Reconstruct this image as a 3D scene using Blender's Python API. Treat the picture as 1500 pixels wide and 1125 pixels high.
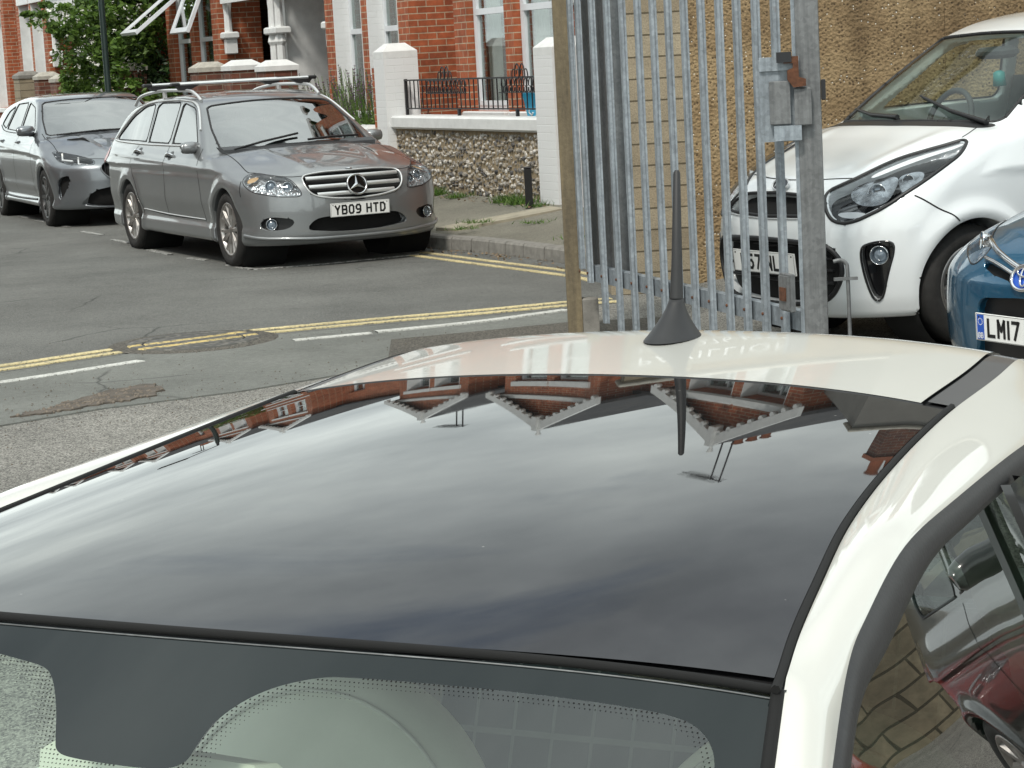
import bpy, math, random
import numpy as np
from mathutils import Vector, Matrix, geometry
C = bpy.context
for o in list(bpy.data.objects): bpy.data.objects.remove(o)
scene = C.scene; COL = scene.collection
RND = random.Random(7); R = math.radians

# ---------------------------------------------------------------- camera, sky, sun, exposure
cam = bpy.data.cameras.new('camera'); cam.sensor_width = 36; cam.lens = 76.8; cam.clip_start = .05; cam.clip_end = 2000
cob = bpy.data.objects.new('camera', cam); COL.objects.link(cob); scene.camera = cob
_p, _r = .1504, -.0545
_fw = Vector((0, math.cos(_p), -math.sin(_p))); _up = Vector((0, math.sin(_p), math.cos(_p))); _rt = Vector((1, 0, 0))
_R = _rt*math.cos(_r)+_up*math.sin(_r); _U = -_rt*math.sin(_r)+_up*math.cos(_r)
m = Matrix.Identity(4)
for i in range(3): m[i][0] = _R[i]; m[i][1] = _U[i]; m[i][2] = -_fw[i]; m[i][3] = (0, 0, 1.65)[i]
cob.matrix_world = m

SUN_EL, SUN_AZ = R(52), R(200)          # azimuth clockwise from +Y: the sun stands high behind the camera, to the left
world = bpy.data.worlds.new('World'); scene.world = world; world.use_nodes = True
wn = world.node_tree.nodes; wl = world.node_tree.links; wn.clear()
def W(t, **k):
    n = wn.new(t)
    for a, b in k.items(): setattr(n, a, b)
    return n
sky = W('ShaderNodeTexSky', sky_type='NISHITA', sun_disc=False, sun_elevation=SUN_EL, sun_rotation=SUN_AZ)
tc = W('ShaderNodeTexCoord'); sep = W('ShaderNodeSeparateXYZ'); wl.new(tc.outputs['Generated'], sep.inputs[0])
az = W('ShaderNodeMath', operation='MAXIMUM'); wl.new(sep.outputs['Z'], az.inputs[0]); az.inputs[1].default_value = 0
add = W('ShaderNodeMath', operation='ADD'); wl.new(az.outputs[0], add.inputs[0]); add.inputs[1].default_value = .22
dv = W('ShaderNodeVectorMath', operation='DIVIDE'); cmb = W('ShaderNodeCombineXYZ')
for i in range(3): wl.new(add.outputs[0], cmb.inputs[i])
wl.new(tc.outputs['Generated'], dv.inputs[0]); wl.new(cmb.outputs[0], dv.inputs[1])
mp = W('ShaderNodeMapping'); mp.inputs['Scale'].default_value = (.75, 1.25, 0); mp.inputs['Rotation'].default_value = (0, 0, R(20)); mp.inputs['Location'].default_value = (3.1, 1.7, 0)
wl.new(dv.outputs[0], mp.inputs['Vector'])
n1 = W('ShaderNodeTexNoise'); n1.inputs['Scale'].default_value = 1.1; n1.inputs['Detail'].default_value = 9; n1.inputs['Roughness'].default_value = .58; n1.inputs['Distortion'].default_value = .5
n2 = W('ShaderNodeTexNoise'); n2.inputs['Scale'].default_value = 2.6; n2.inputs['Detail'].default_value = 7; n2.inputs['Roughness'].default_value = .55
for n in (n1, n2): wl.new(mp.outputs[0], n.inputs['Vector'])
r1 = W('ShaderNodeValToRGB'); r1.color_ramp.elements[0].position = .27; r1.color_ramp.elements[1].position = .40   # how much cloud covers the sky
wl.new(n1.outputs[0], r1.inputs[0])
r2 = W('ShaderNodeValToRGB'); e = r2.color_ramp.elements                                                            # cloud brightness
e[0].position = .30; e[0].color = (6.3, 7.0, 7.2, 1); e[1].position = .72; e[1].color = (13.5, 14.6, 14.2, 1)
k_ = e.new(.5); k_.color = (9.6, 10.5, 10.5, 1)
wl.new(n2.outputs[0], r2.inputs[0])
el = W('ShaderNodeValToRGB'); e = el.color_ramp.elements; e[0].position = .22; e[0].color = (1.45, 1.45, 1.42, 1); e[1].position = .50; e[1].color = (.48, .475, .51, 1); k2_ = e.new(.85); k2_.color = (1.2, 1.2, 1.19, 1); wl.new(sep.outputs['Z'], el.inputs[0])
ml = W('ShaderNodeMixRGB', blend_type='MULTIPLY'); ml.inputs[0].default_value = 1; wl.new(r2.outputs[0], ml.inputs[1]); wl.new(el.outputs[0], ml.inputs[2])
mx = W('ShaderNodeMixRGB'); wl.new(r1.outputs[0], mx.inputs[0]); wl.new(sky.outputs[0], mx.inputs[1]); wl.new(ml.outputs[0], mx.inputs[2])
bg = W('ShaderNodeBackground'); bg.inputs[1].default_value = .10; wl.new(mx.outputs[0], bg.inputs[0])
wo = W('ShaderNodeOutputWorld'); wl.new(bg.outputs[0], wo.inputs[0])
sl = bpy.data.lights.new('sun', 'SUN'); sl.energy = 2.3; sl.angle = R(9); sl.color = (1, .95, .87)
so = bpy.data.objects.new('sun', sl); COL.objects.link(so)
sd = Vector((math.sin(SUN_AZ)*math.cos(SUN_EL), math.cos(SUN_AZ)*math.cos(SUN_EL), math.sin(SUN_EL)))
so.rotation_euler = sd.to_track_quat('Z', 'Y').to_euler(); so.location = (0, 0, 60)
vs = scene.view_settings; vs.view_transform = 'Standard'; vs.look = 'None'; vs.exposure = 0.2; vs.gamma = 1
scene.cycles.max_bounces = 8; scene.cycles.transparent_max_bounces = 16; scene.cycles.glossy_bounces = 4

# ---------------------------------------------------------------- tags and objects
def tag(o, label=None, cat=None, group=None, kind=None):
    if label: o['label'] = label
    if cat: o['category'] = cat
    if group: o['group'] = group
    if kind: o['kind'] = kind
    return o
def empty(name, loc, rot=(0, 0, 0), **k):
    o = bpy.data.objects.new(name, None); COL.objects.link(o); o.location = loc; o.rotation_euler = rot; o.empty_display_size = .1
    return tag(o, **k)
def mesh(name, V, F, mat, parent=None, smooth=False, loc=None):
    me = bpy.data.meshes.new(name); me.from_pydata([tuple(map(float, v)) for v in V], [], [tuple(map(int, f)) for f in F]); me.validate()
    if smooth: me.polygons.foreach_set('use_smooth', [True]*len(me.polygons))
    for mm in (mat if isinstance(mat, list) else [mat]): me.materials.append(mm)
    o = bpy.data.objects.new(name, me); COL.objects.link(o)
    if parent: o.parent = parent
    if loc: o.location = loc
    return o
class MB:                                            # collects shapes that form ONE mesh
    def __init__(s): s.V = []; s.F = []; s.sm = []
    def add(s, V, F, sm=False):
        b = len(s.V); s.V += [tuple(v) for v in V]; s.F += [tuple(i+b for i in f) for f in F]; s.sm += [sm]*len(F); return s
    def box(s, x0, x1, y0, y1, z0, z1, ch=0):
        if ch:                                       # chamfered box
            V = []; c = ch
            for z, q in ((z0, c), (z0+c, 0), (z1-c, 0), (z1, c)):
                V += [(x0+q, y0+q, z), (x1-q, y0+q, z), (x1-q, y1-q, z), (x0+q, y1-q, z)]
            F = [(3, 2, 1, 0), (12, 13, 14, 15)]
            for l in range(3):
                for i in range(4): F.append((l*4+i, l*4+(i+1) % 4, l*4+4+(i+1) % 4, l*4+4+i))
            return s.add(V, F)
        V = [(x, y, z) for z in (z0, z1) for x, y in ((x0, y0), (x1, y0), (x1, y1), (x0, y1))]
        return s.add(V, [(3, 2, 1, 0), (4, 5, 6, 7), (0, 1, 5, 4), (1, 2, 6, 5), (2, 3, 7, 6), (3, 0, 4, 7)])
    def tube(s, P, r, n=8, cap=True):
        P = [Vector(p) for p in P]; k = len(P); rs = r if isinstance(r, (list, tuple)) else [r]*k
        V = []; F = []; up = None
        for i, p in enumerate(P):
            t = (P[min(i+1, k-1)]-P[max(i-1, 0)]).normalized()
            if up is None: up = t.orthogonal().normalized()
            u = (up-t*up.dot(t)).normalized(); up = u; w = t.cross(u)
            for j in range(n):
                a = 2*math.pi*j/n; V.append(p+(u*math.cos(a)+w*math.sin(a))*rs[i])
        for i in range(k-1):
            for j in range(n): F.append((i*n+j, i*n+(j+1) % n, (i+1)*n+(j+1) % n, (i+1)*n+j))
        s.add(V, F, True)
        if cap: s.add(V[:n], [tuple(range(n))[::-1]]); s.add(V[-n:], [tuple(range(n))])
        return s
    def lathe(s, prof, n=24, axis='z', c=(0, 0, 0), sm=True, a0=0, a1=2*math.pi):
        V = []; F = []; full = abs(a1-a0-2*math.pi) < 1e-6; m_ = n if full else n+1
        for r, h in prof:
            for j in range(m_):
                a = a0+(a1-a0)*j/n; x, y = r*math.cos(a), r*math.sin(a)
                V.append({'z': (x+c[0], y+c[1], h+c[2]), 'y': (x+c[0], h+c[1], y+c[2]), 'x': (h+c[0], x+c[1], y+c[2])}[axis])
        for i in range(len(prof)-1):
            for j in range(n):
                q = (i*m_+j, i*m_+(j+1) % m_, (i+1)*m_+(j+1) % m_, (i+1)*m_+j)
                F.append(q if axis != 'y' else q[::-1])
        return s.add(V, F, sm)
    def prism(s, poly, a, b, axis='z'):              # 2-D outline between two levels
        n = len(poly); q = {'z': lambda p, h: (p[0], p[1], h), 'y': lambda p, h: (p[0], h, p[1]), 'x': lambda p, h: (h, p[0], p[1])}[axis]
        V = [q(p, a) for p in poly]+[q(p, b) for p in poly]
        F = [tuple(range(n))[::-1], tuple(range(n, 2*n))]+[(i, (i+1) % n, n+(i+1) % n, n+i) for i in range(n)]
        return s.add(V, F)
    def xf(s, M):
        s.V = [tuple(M @ Vector(v)) for v in s.V]; return s
    def build(s, name, mat, parent=None, loc=None, bevel=0):
        o = mesh(name, s.V, s.F, mat, parent, False, loc)
        if len(o.data.polygons) == len(s.sm): o.data.polygons.foreach_set('use_smooth', s.sm)
        if bevel:
            b = o.modifiers.new('bevel', 'BEVEL'); b.width = bevel; b.segments = 2; b.limit_method = 'ANGLE'
        return o
def ribbon(P, w, z=0, closed=False):                 # flat strip following a path on the ground
    P = [Vector((p[0], p[1], p[2] if len(p) > 2 else z)) for p in P]; V = []; F = []
    for i, p in enumerate(P):
        t = P[min(i+1, len(P)-1)]-P[max(i-1, 0)]; n = Vector((-t.y, t.x, 0)).normalized()
        V += [p+n*w/2, p-n*w/2]
    for i in range(len(P)-1): F.append((2*i, 2*i+1, 2*i+3, 2*i+2))
    return V, F
def spline(P, n=10):
    P = [Vector(p) for p in P]; out = []
    for i in range(len(P)-1):
        a, b, c, d = P[max(i-1, 0)], P[i], P[i+1], P[min(i+2, len(P)-1)]
        for j in range(n):
            t = j/n; out.append(.5*((2*b)+(-a+c)*t+(2*a-5*b+4*c-d)*t*t+(-a+3*b-3*c+d)*t**3))
    return out+[P[-1]]

# ---------------------------------------------------------------- materials
class NT:
    def __init__(s, name):
        s.m = bpy.data.materials.new(name); s.m.use_nodes = True; s.n = s.m.node_tree.nodes; s.l = s.m.node_tree.links
        s.b = s.n['Principled BSDF']; s.out = s.n['Material Output']
    def __call__(s, t, **k):
        n = s.n.new(t)
        for a, b in k.items(): setattr(n, a, b)
        return n
    def noise(s, scale, detail=5, rough=.55, vec=None, dist=0):
        n = s('ShaderNodeTexNoise'); n.inputs['Scale'].default_value = scale; n.inputs['Detail'].default_value = detail
        n.inputs['Roughness'].default_value = rough; n.inputs['Distortion'].default_value = dist
        s.l.new(vec if vec else s.obj(), n.inputs['Vector']); return n.outputs[0]
    def obj(s): return s('ShaderNodeTexCoord').outputs['Object']
    def ramp(s, v, *st):
        n = s('ShaderNodeValToRGB'); e = n.color_ramp.elements
        while len(e) < len(st): e.new(.5)
        for i, (p, c) in enumerate(st): e[i].position = p; e[i].color = (*(c if isinstance(c, tuple) else (c, c, c)), 1)
        s.l.new(v, n.inputs[0]); return n.outputs[0]
    def mix(s, f, a, b, mode='MIX'):
        n = s('ShaderNodeMixRGB', blend_type=mode)
        for i, v in enumerate((f, a, b)):
            if hasattr(v, 'is_linked'): s.l.new(v, n.inputs[i])
            elif i == 0: n.inputs[0].default_value = v
            else: n.inputs[i].default_value = (*v, 1)
        return n.outputs[0]
    def bump(s, h, st=.3, d=.01):
        n = s('ShaderNodeBump'); n.inputs['Strength'].default_value = st; n.inputs['Distance'].default_value = d
        s.l.new(h, n.inputs['Height']); s.l.new(n.outputs[0], s.b.inputs['Normal']); return n
    def set(s, **k):
        for a, v in k.items():
            i = s.b.inputs[a.replace('_', ' ')]
            if hasattr(v, 'is_linked'): s.l.new(v, i)
            else: i.default_value = (*v, 1) if isinstance(v, tuple) else v
        return s.m
def plain(name, col, rough=.5, metal=0., coat=0., var=.12, sc=6, bump=0, bs=60, spec=.5):
    t = NT(name); nz = t.noise(sc, 6, .6)
    c = t.ramp(nz, (.25, tuple(x*(1-var) for x in col)), (.75, tuple(min(1, x*(1+var)) for x in col)))
    t.set(Base_Color=c, Roughness=rough, Metallic=metal, Coat_Weight=coat, Specular_IOR_Level=spec)
    t.b.inputs['Coat Roughness'].default_value = .02
    if bump: t.bump(t.noise(bs, 4), bump, .004)
    return t.m
def paint(name, col, metal=0., rough=.4, dirt=.15):
    t = NT(name); nz = t.noise(2.2, 6, .65); fl = t.noise(900, 2)
    c = t.ramp(nz, (.3, tuple(x*(1-dirt) for x in col)), (.7, col))
    if metal: c = t.mix(.25, c, t.ramp(fl, (.35, tuple(x*.6 for x in col)), (.65, tuple(min(1, x*1.6) for x in col))))
    t.set(Base_Color=c, Metallic=metal, Roughness=rough, Coat_Weight=1.)
    rr = t.ramp(t.noise(3.3, 7, .7), (.45, .015), (.8, .10)); t.l.new(rr, t.b.inputs['Coat Roughness'])
    return t.m
def glass(name, tint, ior=1.5, rough=0.0, boost=0.0):
    t = NT(name); t.n.remove(t.b)
    tr = t('ShaderNodeBsdfTransparent'); tr.inputs[0].default_value = (*tint, 1)
    gl = t('ShaderNodeBsdfGlossy'); gl.inputs['Roughness'].default_value = rough
    fr = t('ShaderNodeFresnel'); ge = t('ShaderNodeNewGeometry'); io = t('ShaderNodeMix'); t.l.new(ge.outputs['Backfacing'], io.inputs[0]); io.inputs[2].default_value = ior; io.inputs[3].default_value = 1/ior; t.l.new(io.outputs[0], fr.inputs[0])
    ma = t('ShaderNodeMath', operation='ADD'); t.l.new(fr.outputs[0], ma.inputs[0]); ma.inputs[1].default_value = boost; ma.use_clamp = True
    mxs = t('ShaderNodeMixShader'); t.l.new(ma.outputs[0], mxs.inputs[0]); t.l.new(tr.outputs[0], mxs.inputs[1]); t.l.new(gl.outputs[0], mxs.inputs[2])
    t.l.new(mxs.outputs[0], t.out.inputs[0]); return t.m
def wallvec(t):                                       # brick coordinates on walls of any facing (object space)
    o = t.obj(); g = t('ShaderNodeNewGeometry'); vt = t('ShaderNodeVectorTransform', vector_type='NORMAL', convert_from='WORLD', convert_to='OBJECT')
    t.l.new(g.outputs['Normal'], vt.inputs[0]); a = t('ShaderNodeVectorMath', operation='ABSOLUTE'); t.l.new(vt.outputs[0], a.inputs[0])
    sn = t('ShaderNodeSeparateXYZ'); t.l.new(a.outputs[0], sn.inputs[0]); gt = t('ShaderNodeMath', operation='GREATER_THAN')
    t.l.new(sn.outputs[0], gt.inputs[0]); t.l.new(sn.outputs[1], gt.inputs[1])
    so_ = t('ShaderNodeSeparateXYZ'); t.l.new(o, so_.inputs[0])
    u = t('ShaderNodeMix'); t.l.new(gt.outputs[0], u.inputs[0]); t.l.new(so_.outputs[0], u.inputs[2]); t.l.new(so_.outputs[1], u.inputs[3])
    cb = t('ShaderNodeCombineXYZ'); t.l.new(u.outputs[0], cb.inputs[0]); t.l.new(so_.outputs[2], cb.inputs[1]); return cb.outputs[0]
def brickmat(name, c1, c2, mort, bw=.225, rh=.075, ms=.006, paintc=None, bias=0., rough=.85):
    t = NT(name); v = wallvec(t); b = t('ShaderNodeTexBrick'); t.l.new(v, b.inputs['Vector'])
    for k, x in (('Scale', 1), ('Brick Width', bw), ('Row Height', rh), ('Mortar Size', ms), ('Mortar Smooth', .15), ('Bias', bias)): b.inputs[k].default_value = x
    b.inputs['Color1'].default_value = (*c1, 1); b.inputs['Color2'].default_value = (*c2, 1); b.inputs['Mortar'].default_value = (*mort, 1)
    nz = t.ramp(t.noise(9, 7, .65), (.3, .62), (.7, 1.15)); c = t.mix(1, b.outputs['Color'], nz, 'MULTIPLY')
    n2_ = t.ramp(t.noise(1.3, 5, .6), (.35, .8), (.65, 1.1)); c = t.mix(1, c, n2_, 'MULTIPLY')
    if paintc: c = t.mix(t.ramp(t.noise(14, 8, .7), (.62, 1.), (.75, .55)), t.mix(.5, c, (.35, .33, .3)), paintc)
    t.set(Base_Color=c, Roughness=rough)
    inv = t('ShaderNodeMath', operation='SUBTRACT'); inv.inputs[0].default_value = 1; t.l.new(b.outputs['Fac'], inv.inputs[1])
    h = t.mix(.3, inv.outputs[0], t.noise(45, 4)); t.bump(h, .7, .006 if not paintc else .004); return t.m
def asphalt(name, base, agg=.5, sc=260, patch=.25):
    t = NT(name); v = t('ShaderNodeTexVoronoi'); v.inputs['Scale'].default_value = sc; t.l.new(t.obj(), v.inputs['Vector'])
    st = t.ramp(v.outputs['Color'], (.15, 1-agg), (.8, 1+agg*.9)); big = t.ramp(t.noise(.8, 7, .65), (.3, 1-patch), (.7, 1+patch)); mid = t.ramp(t.noise(30, 6, .7), (.3, .82), (.7, 1.15))
    c = t.mix(1, t.mix(1, t.mix(1, base, st, 'MULTIPLY'), big, 'MULTIPLY'), mid, 'MULTIPLY')
    ck = t('ShaderNodeTexVoronoi', feature='DISTANCE_TO_EDGE'); ck.inputs['Scale'].default_value = .55; wv = t('ShaderNodeMixRGB'); wv.inputs[0].default_value = .12; t.l.new(t.obj(), wv.inputs[1])
    nn_ = t('ShaderNodeTexNoise'); nn_.inputs['Scale'].default_value = 2.2; nn_.inputs['Detail'].default_value = 8; t.l.new(t.obj(), nn_.inputs['Vector']); t.l.new(nn_.outputs['Color'], wv.inputs[2]); t.l.new(wv.outputs[0], ck.inputs['Vector'])
    cf = t.ramp(ck.outputs[0], (.0, .35), (.006, 1.)); cm = t.mix(t.ramp(t.noise(.7, 3), (.48, 0.), (.6, 1.)), (1, 1, 1), cf)
    st_ = t.ramp(t.noise(2.3, 5, .6, dist=1.2), (.60, 1.), (.74, .72)); c = t.mix(1, t.mix(1, c, cm, 'MULTIPLY'), st_, 'MULTIPLY')
    t.set(Base_Color=c, Roughness=.9); t.bump(v.outputs['Distance'], .6, .006); return t.m
def linepaint(name, col, road, wear=.5):
    t = NT(name); nz = t.noise(55, 8, .75); f = t.ramp(nz, (wear-.06, 0.), (wear+.05, 1.)); big = t.ramp(t.noise(3, 4), (.3, .75), (.7, 1.05))
    t.set(Base_Color=t.mix(f, t.mix(1, col, big, 'MULTIPLY'), road), Roughness=.75); t.bump(nz, .4, .003); return t.m

M = dict(
    white_paint=plain('white_paint', (.72, .73, .72), .55, var=.10, sc=8, bump=.3, bs=25),
    upvc=plain('white_window_frame', (.72, .75, .78), .3, var=.06),
    black=plain('black_plastic', (.012, .012, .013), .42, var=.2), gloss_black=plain('gloss_black', (.006, .006, .007), .08, coat=1, var=.2),
    void=plain('dark_void', (.004, .004, .004), .9), rubber=plain('rubber', (.012, .012, .013), .6, var=.3, sc=20),
    tyre=plain('tyre', (.020, .019, .018), .85, var=.35, sc=25, bump=.4, bs=90), iron=plain('black_iron', (.012, .012, .014), .45),
    chrome=plain('chrome', (.75, .76, .77), .12, metal=1, var=.05), silver=plain('silver_trim', (.66, .67, .67), .3, metal=.6, var=.06),
    alloy=plain('alloy', (.42, .40, .38), .35, metal=.9, var=.2, sc=18), alloy_dark=plain('alloy_dark', (.10, .10, .10), .35, metal=.8, var=.2),
    disc=plain('brake_disc', (.25, .23, .21), .4, metal=.9), plate=plain('plate_white', (.80, .80, .78), .3, var=.04), ink=plain('plate_black', (.01, .01, .01), .4),
    blue=plain('plate_blue', (.02, .09, .45), .35), lens=glass('lens_clear', (.93, .95, .97), 1.45), seat=plain('seat_fabric', (.10, .11, .11), .9, var=.2, sc=40),
    seatlight=plain('seat_light', (.36, .37, .33), .75, var=.08, sc=5), trim=plain('interior_trim', (.06, .065, .07), .7),
    reflector=plain('lamp_reflector', (.68, .70, .70), .22, metal=.55, var=.35, sc=55), amber=plain('amber', (.5, .3, .12), .3),
    glass_car=glass('car_glass', (.30, .36, .36), 1.52, boost=.30), glass_dark=glass('privacy_glass', (.05, .07, .08), 1.52, boost=.10),
    glass_front=glass('windscreen_glass', (.40, .50, .48), 1.55, boost=.32), pane=glass('window_glass', (.75, .8, .78), 1.5, boost=.10),
    slate=brickmat('slate', (.035, .035, .04), (.06, .055, .055), (.012, .012, .012), .25, .12, .006, rough=.6),
    curtain=plain('net_curtain', (.55, .56, .55), .9, var=.15, sc=12), bone=plain('stone_cap', (.42, .40, .35), .9, var=.3, sc=12, bump=.6, bs=30),
    brick=brickmat('red_brick', (.46, .125, .05), (.33, .085, .035), (.50, .40, .28)),
    brick_dark=brickmat('dark_red_brick', (.20, .07, .04), (.13, .05, .035), (.26, .22, .17)),
    brick_white=brickmat('white_painted_brick', (.74, .74, .72), (.72, .73, .72), (.55, .55, .53), ms=.005, paintc=(.73, .74, .74)),
    road=asphalt('road_asphalt', (.135, .136, .126)), coarse=asphalt('coarse_asphalt', (.19, .183, .165), .75, 150), smooth=asphalt('smooth_tarmac', (.17, .175, .16), .25, 420),
    darkpatch=asphalt('dark_tarmac', (.088, .080, .067), .7, 140), pave=asphalt('pavement_tarmac', (.19, .18, .145), .4, 300),
    kerb=plain('kerb_stone', (.21, .20, .18), .85, var=.3, sc=15, bump=.6, bs=60), slab=plain('paving_slab', (.33, .30, .23), .9, var=.25, sc=7, bump=.5),
    yellow=linepaint('yellow_line', (.68, .57, .30), (.13, .12, .10), .55), white=linepaint('white_line', (.60, .60, .56), (.12, .12, .11), .57),
    white_worn=linepaint('white_line_worn', (.55, .55, .52), (.085, .087, .082), .50),
)
def galv(name, base, sc):
    t = NT(name); v = t('ShaderNodeTexVoronoi'); v.inputs['Scale'].default_value = sc; t.l.new(t.obj(), v.inputs['Vector'])
    a = t.ramp(v.outputs['Color'], (.2, .88), (.8, 1.10)); b = t.ramp(t.noise(7, 8, .7), (.3, .72), (.7, 1.15))
    st = t('ShaderNodeMapping'); st.inputs['Scale'].default_value = (40, 40, 1.5); t.l.new(t.obj(), st.inputs['Vector']); k = t.ramp(t.noise(1, 6, .6, st.outputs[0]), (.35, .75), (.6, 1.08))
    c = t.mix(1, t.mix(1, t.mix(1, base, a, 'MULTIPLY'), b, 'MULTIPLY'), k, 'MULTIPLY')
    c = t.mix(t.ramp(t.noise(3.1, 8, .75, k if False else None), (.66, 0.), (.74, .55)), c, (.16, .09, .05))
    t.set(Base_Color=c, Roughness=.55, Metallic=.35); t.bump(t.noise(80, 4), .15, .002); return t.m
def reflmat():
    t = NT('faceted_reflector'); v = t('ShaderNodeTexVoronoi'); v.inputs['Scale'].default_value = 38; t.l.new(t.obj(), v.inputs['Vector'])
    c = t.ramp(v.outputs['Color'], (.2, .45), (.8, .95)); t.set(Base_Color=c, Metallic=.7, Roughness=.15); t.bump(v.outputs['Distance'], .8, .02); return t.m
M['reflector'] = reflmat()
M['reflector_dark'] = plain('dark_lamp_reflector', (.26, .27, .28), .10, metal=1, var=.9, sc=18, bump=1., bs=30)
M['pane_sky'] = glass('open_pane_glass', (.8, .85, .84), 1.5, boost=.55)
M['galv'] = galv('galvanised_steel', (.29, .325, .355), 60); M['galv_dark'] = galv('galvanised_post', (.175, .18, .182), 60)
def rendermat():
    t = NT('pebble_dash'); v = t('ShaderNodeTexVoronoi'); v.inputs['Scale'].default_value = 46; t.l.new(t.obj(), v.inputs['Vector'])
    big = t.ramp(t.noise(.9, 6, .6), (.3, (.22, .155, .085)), (.7, (.39, .295, .17))); fine = t.ramp(t.noise(60, 6, .7), (.3, .75), (.7, 1.2))
    c = t.mix(1, big, fine, 'MULTIPLY'); c = t.mix(1, c, t.ramp(t.noise(2.7, 6, .7), (.35, (.72, .66, .60)), (.62, (1.1, 1.08, 1.05))), 'MULTIPLY'); dots = t.ramp(v.outputs['Distance'], (.0, 1.), (.30, 1.), (.36, 0.)); pick = t.ramp(v.outputs['Color'], (.34, 0.), (.42, 1.))
    sepc = t('ShaderNodeSeparateColor'); t.l.new(v.outputs['Color'], sepc.inputs[0])
    holes = t('ShaderNodeMath', operation='LESS_THAN'); t.l.new(sepc.outputs[0], holes.inputs[0]); holes.inputs[1].default_value = .42
    dk = t('ShaderNodeMath', operation='MULTIPLY'); t.l.new(dots, dk.inputs[0]); t.l.new(holes.outputs[0], dk.inputs[1])
    c = t.mix(dk.outputs[0], c, (.10, .065, .035))
    mpv = t('ShaderNodeMapping'); mpv.inputs['Scale'].default_value = (1.6, 1.6, .22); t.l.new(t.obj(), mpv.inputs['Vector']); c = t.mix(1, c, t.ramp(t.noise(1.4, 7, .7, mpv.outputs[0]), (.36, (.62, .60, .57)), (.52, (1, 1, 1))), 'MULTIPLY')
    wh = t('ShaderNodeMath', operation='GREATER_THAN'); t.l.new(sepc.outputs[1], wh.inputs[0]); wh.inputs[1].default_value = .955
    d2 = t('ShaderNodeMath', operation='MULTIPLY'); t.l.new(t.ramp(v.outputs['Distance'], (.15, 1.), (.22, 0.)), d2.inputs[0]); t.l.new(wh.outputs[0], d2.inputs[1])
    c = t.mix(d2.outputs[0], c, (.7, .66, .58)); t.set(Base_Color=c, Roughness=.95); t.bump(t.mix(.5, v.outputs['Distance'], t.noise(70, 5)), 1., .022); return t.m
M['render'] = rendermat()
def blockmat():
    t = NT('gritty_blocks'); v = wallvec(t); b = t('ShaderNodeTexBrick'); t.l.new(v, b.inputs['Vector'])
    for k, x in (('Scale', 1), ('Brick Width', 9.), ('Row Height', .143), ('Mortar Size', .0055), ('Mortar Smooth', .1)): b.inputs[k].default_value = x
    b.inputs['Color1'].default_value = (.33, .28, .20, 1); b.inputs['Color2'].default_value = (.27, .22, .15, 1); b.inputs['Mortar'].default_value = (.10, .08, .05, 1)
    c = t.mix(1, t.mix(1, b.outputs['Color'], t.ramp(t.noise(90, 7, .8), (.3, .6), (.7, 1.35)), 'MULTIPLY'), t.ramp(t.noise(4, 5), (.3, .8), (.7, 1.15)), 'MULTIPLY')
    t.set(Base_Color=c, Roughness=.95); inv = t('ShaderNodeMath', operation='SUBTRACT'); inv.inputs[0].default_value = 1; t.l.new(b.outputs['Fac'], inv.inputs[1])
    t.bump(t.mix(.4, inv.outputs[0], t.noise(110, 4)), .9, .012); return t.m
M['block'] = blockmat()
def postmat():
    t = NT('stained_concrete'); st = t('ShaderNodeMapping'); st.inputs['Scale'].default_value = (9, 9, 1.2); t.l.new(t.obj(), st.inputs['Vector'])
    c = t.ramp(t.noise(1.6, 7, .65, st.outputs[0]), (.3, (.10, .082, .056)), (.5, (.17, .138, .088)), (.72, (.26, .205, .12))); c = t.mix(1, c, t.ramp(t.noise(50, 6, .7), (.3, .8), (.7, 1.15)), 'MULTIPLY')
    t.set(Base_Color=c, Roughness=.9); t.bump(t.noise(60, 5), .5, .005); return t.m
M['post'] = postmat()
def flintmat():
    t = NT('flint_cobbles'); g = t('ShaderNodeNewGeometry')
    c = t.ramp(g.outputs['Random Per Island'], (0, (.05, .05, .055)), (.2, (.16, .15, .14)), (.42, (.33, .29, .23)), (.7, (.50, .46, .40)), (1, (.74, .72, .68)))
    c = t.mix(t.ramp(t.noise(25, 6, .7), (.45, 0.), (.6, .7)), c, (.10, .095, .09)); t.set(Base_Color=c, Roughness=.6); t.bump(t.noise(60, 5), .5, .006); return t.m
M['flint'] = flintmat()
def leafmat(name, a, b, tr=.35):
    t = NT(name); g = t('ShaderNodeNewGeometry'); c = t.ramp(g.outputs['Random Per Island'], (0, a), (1, b)); c = t.mix(1, c, t.ramp(t.noise(1.6, 4), (.35, .65), (.65, 1.25)), 'MULTIPLY')
    t.set(Base_Color=c, Roughness=.55); tl = t('ShaderNodeBsdfTranslucent'); t.l.new(c, tl.inputs[0]); ms = t('ShaderNodeMixShader'); ms.inputs[0].default_value = tr
    t.l.new(t.b.outputs[0], ms.inputs[1]); t.l.new(tl.outputs[0], ms.inputs[2]); t.l.new(ms.outputs[0], t.out.inputs[0]); return t.m
M['leaf'] = leafmat('green_leaves', (.05, .11, .018), (.17, .28, .05)); M['leaf_dark'] = leafmat('dark_leaves', (.015, .04, .012), (.05, .10, .025), .2)
M['grass'] = leafmat('weed_grass', (.05, .12, .02), (.16, .26, .05)); M['lav'] = leafmat('lavender_flowers', (.10, .05, .10), (.24, .16, .22)); M['petal'] = plain('white_petals', (.8, .8, .74), .6)
M['bark'] = plain('bark', (.09, .07, .05), .9, var=.4, sc=20, bump=.8)
M['rust'] = plain('rust', (.095, .036, .016), .85, var=.5, sc=40, bump=.6)
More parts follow.
